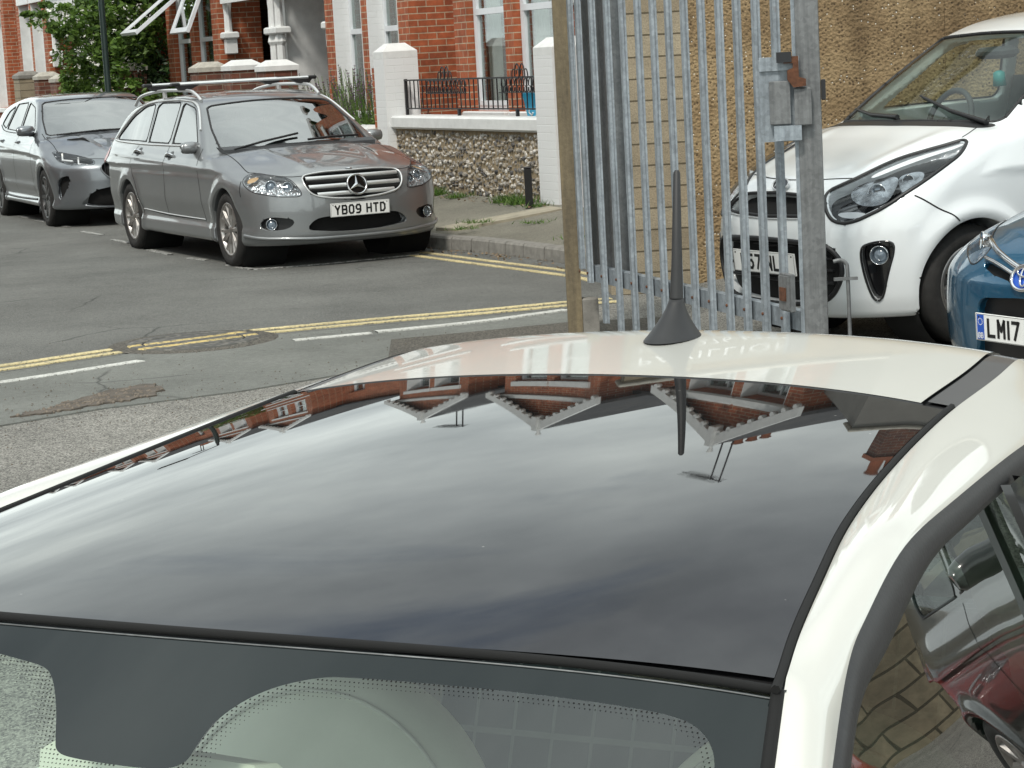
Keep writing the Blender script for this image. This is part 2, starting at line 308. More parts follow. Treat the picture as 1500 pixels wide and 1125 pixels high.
# ---------------------------------------------------------------- the ground
D = Vector((-.392, .92, 0)); NN = Vector((-.92, -.392, 0)); HR = math.atan2(.92, -.392)
P0 = Vector((-.156, 23.5, 0)); W0 = Vector((.407, 20.3, 0))
def sst(a, b, x):
    t = min(1, max(0, (x-a)/(b-a))); return t*t*(3-2*t)
def zg(x, y):
    z = -.225*(1-sst(4.0, 6.6, y)) if y > -30 else -.225
    return z+.13*sst(.95, 1.9, x)*sst(9.2, 10.8, y)*(1-sst(16, 20, y))
xs = sorted(set([-300, -150, -80, -40, -20]+[-12+.5*i for i in range(61)]+[25, 40, 80, 150, 300])); ys = sorted(set([-200, -80, -30, -10]+[.5*i for i in range(64)]+[36, 45, 60, 90, 150, 300, 600]))
V = [(x, y, zg(x, y)) for y in ys for x in xs]; nx = len(xs)
tag(mesh('ground', V, [(j*nx+i, j*nx+i+1, (j+1)*nx+i+1, (j+1)*nx+i) for j in range(len(ys)-1) for i in range(nx-1)], M['coarse'], smooth=True), kind='structure')
def sheet(name, P, z, mat):
    n = len(P); ar = sum(P[i][0]*P[(i+1) % n][1]-P[(i+1) % n][0]*P[i][1] for i in range(n)); P = list(P) if ar > 0 else list(P)[::-1]
    V = [(p[0], p[1], z) for p in P]+[(p[0], p[1], -.02) for p in P]
    return tag(mesh(name, V, [tuple(range(n))]+[(n+i, n+(i+1) % n, (i+1) % n, i) for i in range(n)], mat), kind='structure')
edge = [(-30, -8), (-9, 7.6), (-6, 10.05), (-4, 11.55), (-2.93, 12.35), (-2.59, 12.62), (-2.22, 12.95), (-1.53, 13.42), (-.84, 13.64), (-.19, 13.81), (.38, 14.0), (.75, 14.15), (.75, 15.5)]
farkerb = [(1.2, 15.3), (.86, 16.0), (.5, 16.88), (.11, 17.68), (-.23, 18.31), (-.64, 18.95), (-1.08, 19.95)]
far = [(-1.08+D.x*t-0*t, 19.95+D.y*t) for t in (5, 15, 40, 90)]
sheet('road', edge+[p for p in farkerb[1:]]+far+[(-80, 100), (-80, -8)], .004, M['road'])
sheet('smooth_tarmac_strip', [(-30, -9.2), (-9, 6.4), (-6, 8.9), (-4, 10.2), (-2.48, 10.41), (-2.05, 10.78), (-1.4, 11.11), (-.91, 11.52), (-.6, 11.7), (-.6, 12.86), (.38, 13.1), (.38, 13.95), (-.19, 13.78), (-.84, 13.6), (-1.53, 13.38), (-2.22, 12.9), (-2.93, 12.3), (-4, 11.5), (-6, 10.0), (-9, 7.55), (-30, -8.1)], .0075, M['smooth'])
sheet('dark_tarmac_patch', [(-.70, 12.84), (-.66, 11.3), (.9, 11.0), (1.05, 13.2), (.36, 13.2), (-.19, 13.0)], .0115, M['darkpatch'])
def line(name, P, w, mat, z=.010, label=None, sm=True):
    V, F = ribbon(spline([(p[0], p[1], z) for p in P], 8) if sm else P, w, z); n = len(V); V = V+[Vector((v.x, v.y, -.01)) for v in V]; F = [f[::-1] for f in F]+[(a, b_, b_+n, a+n) for f in F for a, b_ in ((f[0], f[3]), (f[2], f[1]))]; o = mesh(name, V, F, mat); return tag(o, kind='structure')
ny = [(-9.0, 7.75), (-6, 10.2), (-4, 11.72), (-2.93, 12.46), (-2.59, 12.75), (-2.26, 13.02)]; ny2 = [(-1.60, 13.50), (-1.53, 13.53), (-.84, 13.76), (-.19, 13.93), (.38, 14.12), (.72, 14.2)]
for a in (ny, ny2):
    line('yellow_line', a, .085, M['yellow']); line('yellow_line', [(x-.035, y+.18) for x, y in a], .085, M['yellow'])
line('white_line', [(-9, 7.2), (-6, 9.65), (-4, 11.05), (-2.8, 11.92), (-2.13, 12.5)], .09, M['white'], .012)
line('white_line', [(-1.3, 13.06), (-.84, 13.21)], .09, M['white'], .012); line('white_line', [(-.81, 13.24), (-.19, 13.47), (.37, 13.84)], .09, M['white'], .0155)
fy = [(-.80, 18.43), (-.3, 17.45), (.44, 16.02), (.62, 15.5)]
line('yellow_line', fy, .065, M['yellow']); line('yellow_line', [(x+.10, y+.19) for x, y in fy], .065, M['yellow'])
bay = [((-4.51, 23.39), (-4.17, 22.73)), ((-3.93, 21.99), (-3.67, 21.42)), ((-3.33, 20.46), (-3.03, 19.79)), ((-2.81, 19.33), (-2.59, 19.01)), ((-2.34, 18.43), (-2.07, 17.88)), ((-2.07, 17.88), (-1.53, 18.03)), ((-1.53, 18.03), (-1.03, 18.29)), ((-1.0, 18.30), (-.72, 18.45))]
bay += [((-4.8-.42*i, 24.2+.98*i), (-5.05-.42*i, 24.75+.98*i)) for i in range(0, 12, 1)]
for i, (a, b) in enumerate(bay): line('white_line', [a, b], .06, M['white_worn'], .010+.0004*(i % 3), sm=False)
# manhole cover with painted lines across
mh = empty('manhole_cover', (-1.93, 13.27, .008), label='round iron manhole cover in the road crossed by worn yellow lines', cat='manhole cover')
def mhmat():
    t = NT('manhole_iron'); v = t('ShaderNodeTexVoronoi'); v.inputs['Scale'].default_value = 22; t.l.new(t.obj(), v.inputs['Vector'])
    o = t('ShaderNodeSeparateXYZ'); mp_ = t('ShaderNodeMapping'); mp_.inputs['Rotation'].default_value = (0, 0, R(-34)); t.l.new(t.obj(), mp_.inputs['Vector']); t.l.new(mp_.outputs[0], o.inputs[0])
    f = t.ramp(o.outputs[1], (.0, 0.), (.5, 0.)); e1 = t('ShaderNodeMath', operation='ABSOLUTE'); t.l.new(o.outputs[1], e1.inputs[0]); s_ = t('ShaderNodeMath', operation='SUBTRACT'); t.l.new(e1.outputs[0], s_.inputs[0]); s_.inputs[1].default_value = .09
    a2 = t('ShaderNodeMath', operation='ABSOLUTE'); t.l.new(s_.outputs[0], a2.inputs[0]); lt = t('ShaderNodeMath', operation='LESS_THAN'); t.l.new(a2.outputs[0], lt.inputs[0]); lt.inputs[1].default_value = .042
    wr = t('ShaderNodeMath', operation='MULTIPLY'); t.l.new(lt.outputs[0], wr.inputs[0]); t.l.new(t.ramp(t.noise(40, 7, .7), (.42, 0.), (.5, 1.)), wr.inputs[1])
    c = t.ramp(v.outputs['Distance'], (.2, (.16, .15, .13)), (.5, (.07, .068, .062))); t.set(Base_Color=t.mix(wr.outputs[0], c, (.55, .42, .16)), Roughness=.7, Metallic=.0); t.bump(v.outputs['Distance'], .8, .01); return t.m
mhm = mhmat()
b = MB(); b.lathe([(0, .008), (.30, .008), (.305, .003), (.315, .003)], 40); b.build('cover', mhm, mh)
b = MB(); b.lathe([(.315, .003), (.32, .010), (.40, .010), (.41, .0)], 40); b.build('frame', mhm, mh); b = MB(); b.lathe([(.303, .0045), (.322, .0045)], 40); b.build('gap', M['void'], mh); b = MB(); b.lathe([(.40, .0040), (.50, .0025), (.52, .0)], 26); b.build('tar_edge', M['darkpatch'], mh)
# pothole: a shallow broken hollow of brown rubble
pts = [(-2.10+(x+2.10)*.86, 11.08+(y-11.08)*.86) for x, y in [(-2.52, 10.55), (-2.38, 10.82), (-2.23, 11.18), (-2.08, 11.42), (-1.93, 11.55), (-1.8, 11.34), (-1.79, 11.15), (-1.9, 10.98), (-2.03, 10.9), (-2.16, 10.78), (-2.35, 10.62)]]
pm = plain('pothole_dirt', (.095, .08, .066), .95, var=.5, sc=9, bump=1., bs=35)
rj = random.Random(3); q = [(x+rj.uniform(-.03, .03), y+rj.uniform(-.03, .03)) for x, y in [(p.x, p.y) for p in spline([(a, b_, 0) for a, b_ in pts+[pts[0]]], 6)[:-1]]]
sheet('pothole', q, .0155, pm)
b = MB()
for k in range(260):
    a = rj.choice(q); c_ = (-2.1, 11.05); f = rj.random()**.6; x, y = c_[0]+(a[0]-c_[0])*f, c_[1]+(a[1]-c_[1])*f; r = rj.uniform(.003, .011)
    b.lathe([(0, r*.8), (r*.7, r*.5), (r, 0), (r*.9, -.01)], 6, c=(x, y, .015), sm=False)
tag(b.build('rubble', plain('rubble', (.15, .125, .10), .95, var=.5, sc=30)), kind='stuff', label='loose stones lying in the broken pothole', cat='rubble')
b = MB()
for k in range(900):
    x, y = rj.uniform(-3.6, -.3), rj.uniform(8.8, 13.6)
    if rj.random() < .5: y = rj.uniform(10.2, 11.8)
    r = rj.uniform(.002, .0065); b.lathe([(0, r), (r, 0)], 5, c=(x, y, .012), sm=False)
tag(b.build('loose_grit', plain('grit', (.10, .085, .065), .95, var=.6, sc=60)), kind='stuff', label='fine grit scattered over the forecourt tarmac', cat='grit')

# pavement (rises from the kerb to the garden walls) and kerb stones
def wline(t): return W0+D*t
kp = [(1.28, 15.32), (.98, 16.05), (.62, 16.93), (.23, 17.75), (-.11, 18.4), (-.53, 19.05), (-.97, 20.0)]
kb = [Vector((x, y, .115)) for x, y in kp]+[Vector((-.97, 20.0, .115))+D*t for t in (4, 9, 15, 22, 30, 60)]
back = [Vector((1.9, 16.6, .2)), Vector((1.62, 17.4, .22)), Vector((1.25, 18.3, .24)), Vector((.85, 19.2, .245)), Vector((.60, 19.9, .25)), W0+D*.3+Vector((.05, 0, .25)), W0+D*1.3+Vector((.05, 0, .25))]+[W0+D*(t+1.9)+Vector((0.05, 0, .25)) for t in (4, 9, 15, 22, 30, 60)]
V = []; F = []
for a, c_ in zip(kb, back): V += [a, c_]
for i in range(len(kb)-1): F.append((2*i, 2*i+1, 2*i+3, 2*i+2))
tag(mesh('pavement', V, F, M['pave']), kind='structure')
def pave_strip(P, name='paving_strip'):
    return tag(mesh(name, P+[(x, y, z-.06) for x, y, z in P], [(0, 1, 2, 3)]+[(i, 4+i, 4+(i+1) % 4, (i+1) % 4) for i in range(4)], M['slab']), kind='structure')
pave_strip([(-.60, 19.40, .152), (-.42, 19.14, .150), (.56, 19.62, .246), (.42, 19.93, .250)])
kx = spline([tuple(v) for v in kb[:7]], 12)+[kb[6]+D*.9*i for i in range(1, 50)]
b = MB(); acc = 0; st = 0
def offs(i):
    t = (kx[min(i+1, len(kx)-1)]-kx[max(i-1, 0)]).normalized(); return Vector((-t.y, t.x, 0))
for i in range(len(kx)-1):
    a, c_ = kx[i], kx[i+1]; g = .012 if (i % 5 == 4 or i > 72) else 0; c2 = a.lerp(c_, 1-g/max(.01, (c_-a).length)); n0, n1_ = offs(i)*.125, offs(i+1)*.125
    V = []
    for p, n in ((a, n0), (c2, n1_)):
        V += [(p.x, p.y, .121), (p.x+n.x*.9, p.y+n.y*.9, .118), (p.x+n.x, p.y+n.y, .10), (p.x+n.x*1.06, p.y+n.y*1.06, -.02), (p.x, p.y, -.02)]
    b.add(V, [(0, 1, 6, 5), (1, 2, 7, 6), (2, 3, 8, 7), (4, 3, 2, 1, 0), (5, 6, 7, 8, 9)])
tag(b.build('kerb', M['kerb']), kind='structure')

# ---------------------------------------------------------------- terraced houses
def wall(mb, x0, x1, z0, z1, y0, y1, holes=(), axis='x'):
    ux = sorted({x0, x1}|{v for h in holes for v in h[:2]}); uz = sorted({z0, z1}|{v for h in holes for v in h[2:]})
    for i in range(len(ux)-1):
        zs = []                                        # merge cells vertically so that few faces meet
        for j in range(len(uz)-1):
            cx, cz = (ux[i]+ux[i+1])/2, (uz[j]+uz[j+1])/2
            if any(h[0] < cx < h[1] and h[2] < cz < h[3] for h in holes): continue
            if zs and abs(zs[-1][1]-uz[j]) < 1e-6: zs[-1][1] = uz[j+1]
            else: zs.append([uz[j], uz[j+1]])
        for a, c_ in zs:
            if axis == 'x': mb.box(ux[i], ux[i+1], y0, y1, a, c_)
            else: mb.box(y0, y1, ux[i], ux[i+1], a, c_)
def window(h, x0, x1, z0, z1, y, kind, rec=.2, curtain=True):
    """frame, panes and curtain of one window set rec behind the wall face y"""
    b = MB(); f = .055; yy = y-rec
    b.box(x0, x0+f, yy-.06, yy, z0, z1); b.box(x1-f, x1, yy-.06, yy, z0, z1); b.box(x0+f, x1-f, yy-.06, yy, z0, z0+f); b.box(x0+f, x1-f, yy-.06, yy, z1-f, z1)
    zm = z0+(z1-z0)*(.46 if kind == 'sash' else .50)
    b.box(x0+f, x1-f, yy-.05, yy+.012, zm-.035, zm+.03)
    if kind == 'sash': b.box((x0+x1)/2-.012, (x0+x1)/2+.012, yy-.045, yy-.008, zm+.03, z1-f)
    if kind == 'upvc':
        for a, c_, d_, e_ in ((x0+f, x0+f+.05, z0+f, z1-f), (x1-f-.05, x1-f, z0+f, z1-f)): b.box(a, c_, yy-.045, yy+.008, d_, e_)
        b.box(x0+f+.05, x1-f-.05, yy-.045, yy+.008, z0+f, z0+f+.05)
    w = b.build('window', M['upvc'], h)
    b = MB(); b.box(x0+f, x1-f, yy-.03, yy-.024, z0+f, z1-f); b.build('pane', M['pane'], w)
    if curtain:
        V = []; F = []; n = 24
        for i in range(n+1):
            x = x0+(x1-x0)*i/n; V += [(x, yy-.16+.02*math.sin(i*2.1), z0+.05), (x, yy-.16+.02*math.sin(i*2.1+.4), z1)]
        F = [(2*i, 2*i+1, 2*i+3, 2*i+2) for i in range(n) if i < n*.30 or i > n*.62]
        mesh('curtain', V, F, M['curtain'], w)
    return w
def column(par, x, y, z0, z1, mat, half=False):
    b = MB(); zc = z1-.85
    if half: b.box(x-.07, x+.07, y-.10, y+.06, zc-.22, zc, ch=.012)
    else:
        b.box(x-.10, x+.10, y-.10, y+.10, z0, z0+.25, ch=.012); b.lathe([(.075, z0+.25), (.062, z0+.4), (.058, zc-.15), (.085, zc-.1), (.075, zc-.05), (.06, zc)], 8, c=(x, y, 0), sm=False)
    b.box(x-.12, x+.12, y-.12, y+.10, zc, zc+.10, ch=.02)
    b.lathe([(.06, zc+.10), (.055, zc+.35), (.085, zc+.72), (.10, z1)], 8, c=(x, y, 0), sm=False)
    return b.build('porch_column', mat, par)
M['cream_brick'] = brickmat('cream_painted_brick', (.52, .48, .38), (.50, .46, .37), (.42, .38, .30), ms=.005, paintc=(.50, .46, .37))
def make_house(T, s, label, wk='sash', reveal='brick_white', open_w=False, e1=6.095, pw='brick', zt=6.45):
    """one house; s=+1 extends away along the terrace, s=-1 toward the camera; local x along the street, y toward it"""
    h = empty('terraced_house', tuple(P0+D*T+Vector((0, 0, .2))), (0, 0, HR), label=label, cat='house', group='brick terraced houses along the street')
    X = lambda a, c_: (min(s*a, s*c_), max(s*a, s*c_))
    b0, b1 = .685, 3.645; gs = .46
    ops = [X(.685+.72, .685+1.77), X(.685+1.96, .685+2.66)]
    ops = [X(b0+.35, b0+1.38), X(b0+1.60, b0+2.62)]
    holes = [(a, c_, .85 if reveal != 'x' else 1., 2.95) for a, c_ in ops]+[(a, c_, 4.15, 5.75) for a, c_ in ops]
    mb = MB(); x0, x1 = X(b0, b1)
    wall(mb, x0, x1, 0, zt, -.22, 0, holes)
    for a in (x0, x1-.22): wall(mb, -.66, -.221, 0, zt-.002, a, a+.22, (), 'y')
    mx0, mx1 = X(0, b0); 
    wall(mb, mx0+.001, mx1-.001, 0, zt-.1, -.90, -.62)
    px0, px1 = X(b1, e1)
    wall(mb, px0+.001, px1-.001, 2.75, zt-.1, -.90, -.62, [(*X(b1+.15, b1+1.15), 3.8, 5.2)] if e1 > 4.8 else ())
    mb.box(*X(b1-.1, b1+.05), -2.2, -.901, 0, 2.75)
    w_ = mb.build('wall', M['brick'], h)
    # gable over the bay
    gx = (x0+x1)/2; gh = (x1-x0)/2+.16; b = MB(); b.prism([(x0, zt), (x1, zt), (gx, zt+gh*gs)], -.2, -.02, 'y'); b.build('gable', M['brick'], h)
    b = MB()
    for sg in (-1, 1):
        xe = gx+sg*(gh+.12); ze = zt-.12; zp = zt+gh*gs+.12
        b.prism([(xe, ze), (gx, zp), (gx, zp-.24), (xe, ze-.20)], .10, .16, 'y')
        for k in range(8):
            f = (k+.5)/8; xx = gx+(xe-gx)*f; zz = zp+(ze-zp)*f-.25; b.lathe([(0, -.03), (.05, -.03), (.06, 0), (.05, .03), (0, .03)], 10, 'y', (xx, .13, zz), sm=False)
    b.lathe([(.03, 0), (.05, .05), (.02, .1), (.045, .2), (0, .22)], 8, c=(gx, .13, zt+gh*gs+.05)); b.box(gx-.07, gx+.07, .08, .20, zt+gh*gs-.32, zt+gh*gs+.1)
    b.build('bargeboard', M['white_paint'], h)
    for zz_, d_ in ((3.55, .07), (zt-.18, .05)): b = MB(); b.box(x0-.045, x1+.045, 0.001, d_, zz_, zz_+.14, ch=.01); b.build('string_course', M['white_paint'], h)
    for a, c_ in ops:
        for z in (.85, 4.15): b = MB(); b.box(a-.05, c_+.05, .001, .08, z-.10, z-.002, ch=.01); b.build('sill', M['white_paint'], h)
        for z in (2.95, 5.75): b = MB(); b.box(a-.08, c_+.08, .001, .03, z+.002, z+.20, ch=.008); b.build('lintel', M['white_paint'], h)
    if reveal:
        for a, c_, d_, e_ in holes:                   # painted linings of the window openings
            rr_ = .20 if wk == 'sash' else .085
            for q0, q1 in ((a, a+.012), (c_-.012, c_)): b = MB(); b.box(q0, q1, -rr_, .004, d_, e_); b.build('window_reveal', M[reveal], h)
    for k, (a, c_, d_, e_) in enumerate(holes): window(h, a+.013, c_-.013, d_, e_, 0, wk, .2 if wk == 'sash' else .085)
    if open_w:                                        # two top-hung casements propped wide open
        for a, c_ in ops:
            b = MB(); far_ = a == max(o_[0] for o_ in ops); H_ = 1.05 if far_ else .88; f = .075; wv = c_-a-.06; b.box(0, f, 0, .05, -H_, 0); b.box(wv-f, wv, 0, .05, -H_, 0); b.box(f, wv-f, 0, .05, -f, 0); b.box(f, wv-f, 0, .05, -H_, -H_+f)
            Mx = Matrix.Translation((a+.03, -.02, 2.66 if far_ else 2.80)) @ Matrix.Rotation(R(53 if far_ else 24), 4, 'X'); b.xf(Mx); fr = b.build('open_casement', M['upvc'], h)
            b = MB(); b.box(f, wv-f, .02, .03, -H_+f, -f); b.xf(Mx); b.build('pane', M['pane_sky'], fr)
    if e1 > 4.8: window(h, *X(b1+.17, b1+1.13), 3.8, 5.2, -.62, 'sash', .12)
    # porch: columns, arches, white inner walls and front door
    column(h, s*(b1+.12), -.12, 0, 2.72, M['white_paint'], half=True); column(h, s*(e1-.16), -.12, .0, 2.72, M['white_paint'])
    b = MB(); b.box(px0+.002, px1-.002, -.60, -.02, 2.72, 3.02, ch=.01)
    for k in range(9): xx = px0+.18+(px1-px0-.36)*k/8; b.box(xx-.02, xx+.02, -.05, -.015, 2.45, 2.719)
    b.box(px0+.12, px1-.12, -.07, -.02, 2.38, 2.45); b.build('porch_canopy', M['white_paint'], h)
    b = MB(); b.prism([(-.62, 3.55), (.0, 3.03), (.05, 3.03), (.05, 3.07), (-.62, 3.63)], px0, px1, 'x'); b.build('porch_roof', M['slate'], h)
    b = MB(); xs_, xe_ = X(e1-.06, e1-.001); b.box(xs_, xe_, -2.19, -.24, 0, 2.7); b.build('porch_partition', M['white_paint'], h)
    b = MB(); wall(b, px0+.06, px1-.002, 0, 2.74, -2.4, -2.2, [(*X(b1+.2, b1+1.2), 0, 2.3)] if e1 > 4.8 else ()); b.build('porch_wall', M[pw], h)
    # main roof with chimney, bay roof, gutter
    rx0, rx1 = X(.0, e1); b = MB(); b.prism([(-.45, zt-.15), (-4.6, zt+1.95), (-8.7, zt-.15), (-8.7, zt-.25), (-4.6, zt+1.83), (-.45, zt-.25)], rx0+.002, rx1-.002, 'x'); rf = b.build('roof', M['slate'], h)
    b = MB(); 
    for sg in (-1, 1):
        b.prism([(gx+sg*(gh+.1), zt-.10), (gx, zt+gh*gs+.12), (gx, zt+gh*gs+.04), (gx+sg*(gh+.1), zt-.18)], -3.2, .09, 'y')
    b.build('bay_roof', M['slate'], h)
    b = MB(); b.box(*X(-.0, .34), -5.0, -4.1, zt+1.4, zt+2.9); cz = zt+2.9
    ch_ = b.build('chimney', M['brick_dark'], rf); b = MB(); b.box(*X(.0, .38), -5.05, -4.05, cz+.001, cz+.10)
    for k in range(3): b.lathe([(.11, .101), (.09, .45), (.12, .5)], 10, c=(s*.18, -4.3-.28*k, cz))
    b.build('chimney_pot', plain('terracotta', (.35, .12, .06), .9), ch_)
    b = MB(); b.box(rx0+.01, rx1-.01, -9.0, -8.8, 0, zt-.2); b.box(*X(e1-.1, e1-.003), -8.79, -2.41, 0, zt-.3); b.build('rear_wall', M['brick_dark'], h)
    b = MB(); b.tube([(s*.12, -.56, 0.1), (s*.12, -.56, zt-.15)], .04, 8); b.build('drainpipe', M['black'], h)
    if e1 < 4.8: return h
    b = MB(); a, c_ = X(b1+.21, b1+1.19); b.box(a, c_, -2.32, -2.26, .05, 2.28)
    for q_ in ((.1, .45), (.55, .9)):
        for z_ in ((.2, .9), (1.05, 2.1)): b.box(a+q_[0]*(c_-a), a+q_[1]*(c_-a), -2.259, -2.24, *z_)
    dr = b.build('front_door', plain('dark_door', (.015, .02, .03), .3), h); b = MB(); b.lathe([(0, 0), (.03, 0), (.035, .03), (0, .05)], 12, 'y', ((a+c_)/2, -2.24, 1.0)); b.build('door_knob', M['chrome'], dr)
    if T in (1.355, 13.53):                           # television aerials on the chimneys
        b = MB(); x_ = s*.18; b.tube([(x_, -4.2, cz), (x_, -4.2, cz+1.7)], .018, 6); b.tube([(x_-.1, -4.2, cz+1.65), (x_+1.2, -4.2, cz+1.75)], .012, 6)
        for k in range(12): b.tube([(x_+.1*k, -4.35, cz+1.66+.008*k), (x_+.1*k, -4.05, cz+1.66+.008*k)], .006, 4)
        b.build('aerial', M['iron'], ch_)
    return h
make_house(1.355, -1, 'nearest red brick house with white plastic windows above the flint wall and railings', 'upvc', None, e1=4.93)
make_house(1.355, 1, 'red brick house with white painted window reveals behind the lavender', 'sash', 'brick_white')
make_house(13.53, -1, 'red brick house with two top windows propped open above the silver estate car', 'upvc', None, open_w=True)
make_house(13.53, 1, 'red brick house largely hidden behind the flowering shrub', 'sash', 'brick_white')
make_house(25.705, -1, 'red brick house with white porch trim, leftmost and farthest in view', 'sash', 'white_paint', pw='cream_brick')
make_house(25.705, 1, 'red brick house farther down the terrace, showing only in the car roof reflection', 'sash', 'white_paint')
def dup_tree(o, parent=None):
    c_ = o.copy(); COL.objects.link(c_)
    if parent: c_.parent = parent
    for ch in list(o.children): dup_tree(ch, c_)
    return c_
houses = [o for o in bpy.data.objects if o.name.startswith('terraced_house')]
def again(src, T, label, off=0, rot=0):
    c_ = dup_tree(src); c_.location = P0+D*T+NN*off+Vector((0, 0, .2)); c_.rotation_euler = (0, 0, HR+rot); c_['label'] = label
again(houses[0], 37.88, 'red brick house beyond the leftmost house, reflected small in the glass roof'); again(houses[1], 37.88, 'red brick house at the far end of the terrace, reflected small in the glass roof')
make_house(-3.585, -1, 'red brick house behind the pebble dash wall, seen only in the roof reflection', 'sash', 'brick_white', e1=4.3, zt=5.95)
for i, T in enumerate((-4, 8.1, 20.2)):
    again(houses[0], T, 'red brick house opposite the parked cars, reflected in their windows, %s' % ('nearest of three pairs', 'middle of three pairs', 'farthest of three pairs')[i], 13, math.pi)
    again(houses[1], T, 'red brick house with painted reveals opposite the parked cars, %s' % ('nearest of three pairs', 'middle of three pairs', 'farthest of three pairs')[i], 13, math.pi)

# ---------------------------------------------------------------- garden walls, railings, gate piers (local x along the street, y toward it)
def site(name, t, **k): return empty(name, tuple(W0+D*t), (0, 0, HR), **k)
def pier(t0, t1, z0, z1, body, cap, label, cap_h=.14, d=.42, over=.02, group=None):
    e = site('gate_pier', t0, label=label, cat='gate pier', group=group or 'brick garden piers with white caps'); w = t1-t0; b = MB()
    b.box(0, w, -d, 0, z0, z1-cap_h); b.build('pier_body', M[body], e)
    b = MB(); o_ = over; zz = z1-cap_h; V = []
    for z, q_ in ((zz+.001, -o_), (zz+cap_h*.45, -o_), (z1, .10)): V += [(q_, -d+q_, z), (w-q_, -d+q_, z), (w-q_, -q_, z), (q_, -q_, z)]
    b.add(V, [(3, 2, 1, 0), (8, 9, 10, 11)]+[(l*4+i, l*4+(i+1) % 4, l*4+4+(i+1) % 4, l*4+4+i) for l in (0, 1) for i in range(4)]); b.build('pier_cap', M[cap], e); return e
pier(-.30, .12, .1, 1.77, 'brick_white', 'white_paint', 'white painted gate pier at the right end of the flint wall, against the concrete post', .16, .42, .0, 'white painted piers')
pl = pier(4.12, 4.44, .1, 1.82, 'brick_white', 'white_paint', 'white painted gate pier at the left end of the flint wall', .16, .40, .0, 'white painted piers')
b = MB(); b.box(.321, .45, -.39, -.02, .1, 1.56); b.build('brick_side', M['brick'], pl)
fw_ = site('flint_wall', .12, label='knapped flint garden wall with a white painted coping below the railings', cat='wall')
b = MB(); b.box(.002, 3.998, -.34, -.10, .05, .895); b.build('mortar', plain('wall_mortar', (.30, .235, .15), .95, var=.35, sc=18, bump=1, bs=40), fw_)
b = MB(); b.box(.003, 3.997, -.40, -.04, .897, 1.035, ch=.02); b.build('coping', M['white_paint'], fw_)
b = MB(); rf_ = random.Random(5); zz = .26
ico = [(math.sin(p)*math.cos(a), math.sin(p)*math.sin(a), math.cos(p)) for p in (0.0,) for a in (0,)]
while zz < .89:
    hgt = rf_.uniform(.038, .062); x = rf_.uniform(0, .03)
    while x < 3.97:
        w = rf_.uniform(.022, .085); h = hgt*rf_.uniform(.5, 1.35); tl_ = rf_.uniform(-.8, .8); dp = rf_.uniform(.006, .032); zz0 = zz; zz = zz+rf_.uniform(-.022, .022)
        V = [(x+w/2, -.10+dp, zz)]; n = 8
        for rg, yy in ((.62, -.10+dp*.72), (1., -.115)):
            for j in range(n):
                a = 2*math.pi*j/n; rr = rg*rf_.uniform(.78, 1.12); u_, v_ = rr*w*.5*math.cos(a), rr*h*.5*math.sin(a)
                V.append((x+w/2+u_*math.cos(tl_)-v_*math.sin(tl_), yy+rf_.uniform(-.003, .003), zz+u_*math.sin(tl_)+v_*math.cos(tl_)))
        F = [(0, 1+(j+1) % n, 1+j) for j in range(n)]+[(1+j, 1+(j+1) % n, 1+n+(j+1) % n, 1+n+j) for j in range(n)]
        V = [(min(3.99, max(.01, a_)), b_, min(.893, c__)) for a_, b_, c__ in V]; b.add(V, F); x += w*rf_.uniform(.95, 1.5); zz = zz0
    zz += hgt*.86
b.build('flints', M['flint'], fw_)
rl = site('iron_railing', .15, label='black iron railing with hooped scrollwork standing on the white coping', cat='railing'); b = MB()
z0, z1 = 1.10, 1.415; yb = -.22
b.box(.02, 3.92, yb-.008, yb+.008, z0, z0+.014); b.box(.02, 3.94, yb-.012, yb+.012, z1-.012, z1+.004); b.build('rail', M['iron'], rl)
n_ = 32
for k in range(n_+1):
    x = .05+3.85*k/n_; b = MB(); b.tube([(x, yb, z0-.002), (x, yb, z1-.011)], .0075, 6); b.build('baluster', M['iron'], rl)
for x in (.9, 2.4, 3.91): b = MB(); b.box(x-.015, x+.015, yb-.015, yb+.015, 1.034, z1+.01 if x > 3 else z0+.0); b.build('post', M['iron'], rl)
def arc(cx, cz, rx, rz, a0, a1, n=10): return [(cx+rx*math.cos(R(a0+(a1-a0)*i/n)), yb+.012, cz+rz*math.sin(R(a0+(a1-a0)*i/n))) for i in range(n+1)]
for c0, c1 in ((.25, 1.30), (2.15, 3.3)):            # hoops, small scrolls and a crest on two panels
    b = MB(); n_ = int((c1-c0)/.11)
    for k in range(n_):
        cx = c0+.11*(k+.5); b.tube(arc(cx, 1.33, .055, .075, 0, 180), .006, 5, False)
        for sg in (-1, 1): b.tube(arc(cx+sg*.026, 1.30, .022, .03, 90-sg*0, 90+sg*300), .005, 5, False)
    b.box(c0, c1, yb+.005, yb+.018, 1.262, 1.27); mid = (c0+c1)/2
    for sg in (-1, 1):
        b.tube(arc(mid+sg*.06, 1.42, .06, .12, 0, 180), .007, 5, False); b.tube(arc(mid+sg*.05, 1.44, .03, .05, 0, 330), .005, 5, False); b.tube(arc(mid+sg*.15, 1.42, .04, .07, 90-sg*110, 90+sg*20), .006, 5, False)
    b.build('scroll_panel', M['iron'], rl)
st = site('garden_wall', -.40, label='weathered low garden wall behind the left part of the railings', cat='wall', group='low garden walls')
b = MB(); b.box(1.2, 3.6, -1.3, -1.1, .2, 1.02); b.build('wall_body', M['brick_dark'], st); b = MB(); b.box(1.15, 3.6, -1.34, -1.06, 1.022, 1.12, ch=.02); b.build('wall_cap', M['bone'], st)
bx = site('recycling_box', .45, label='bright blue leaflet board leaning behind the railings near the right pier', cat='board')
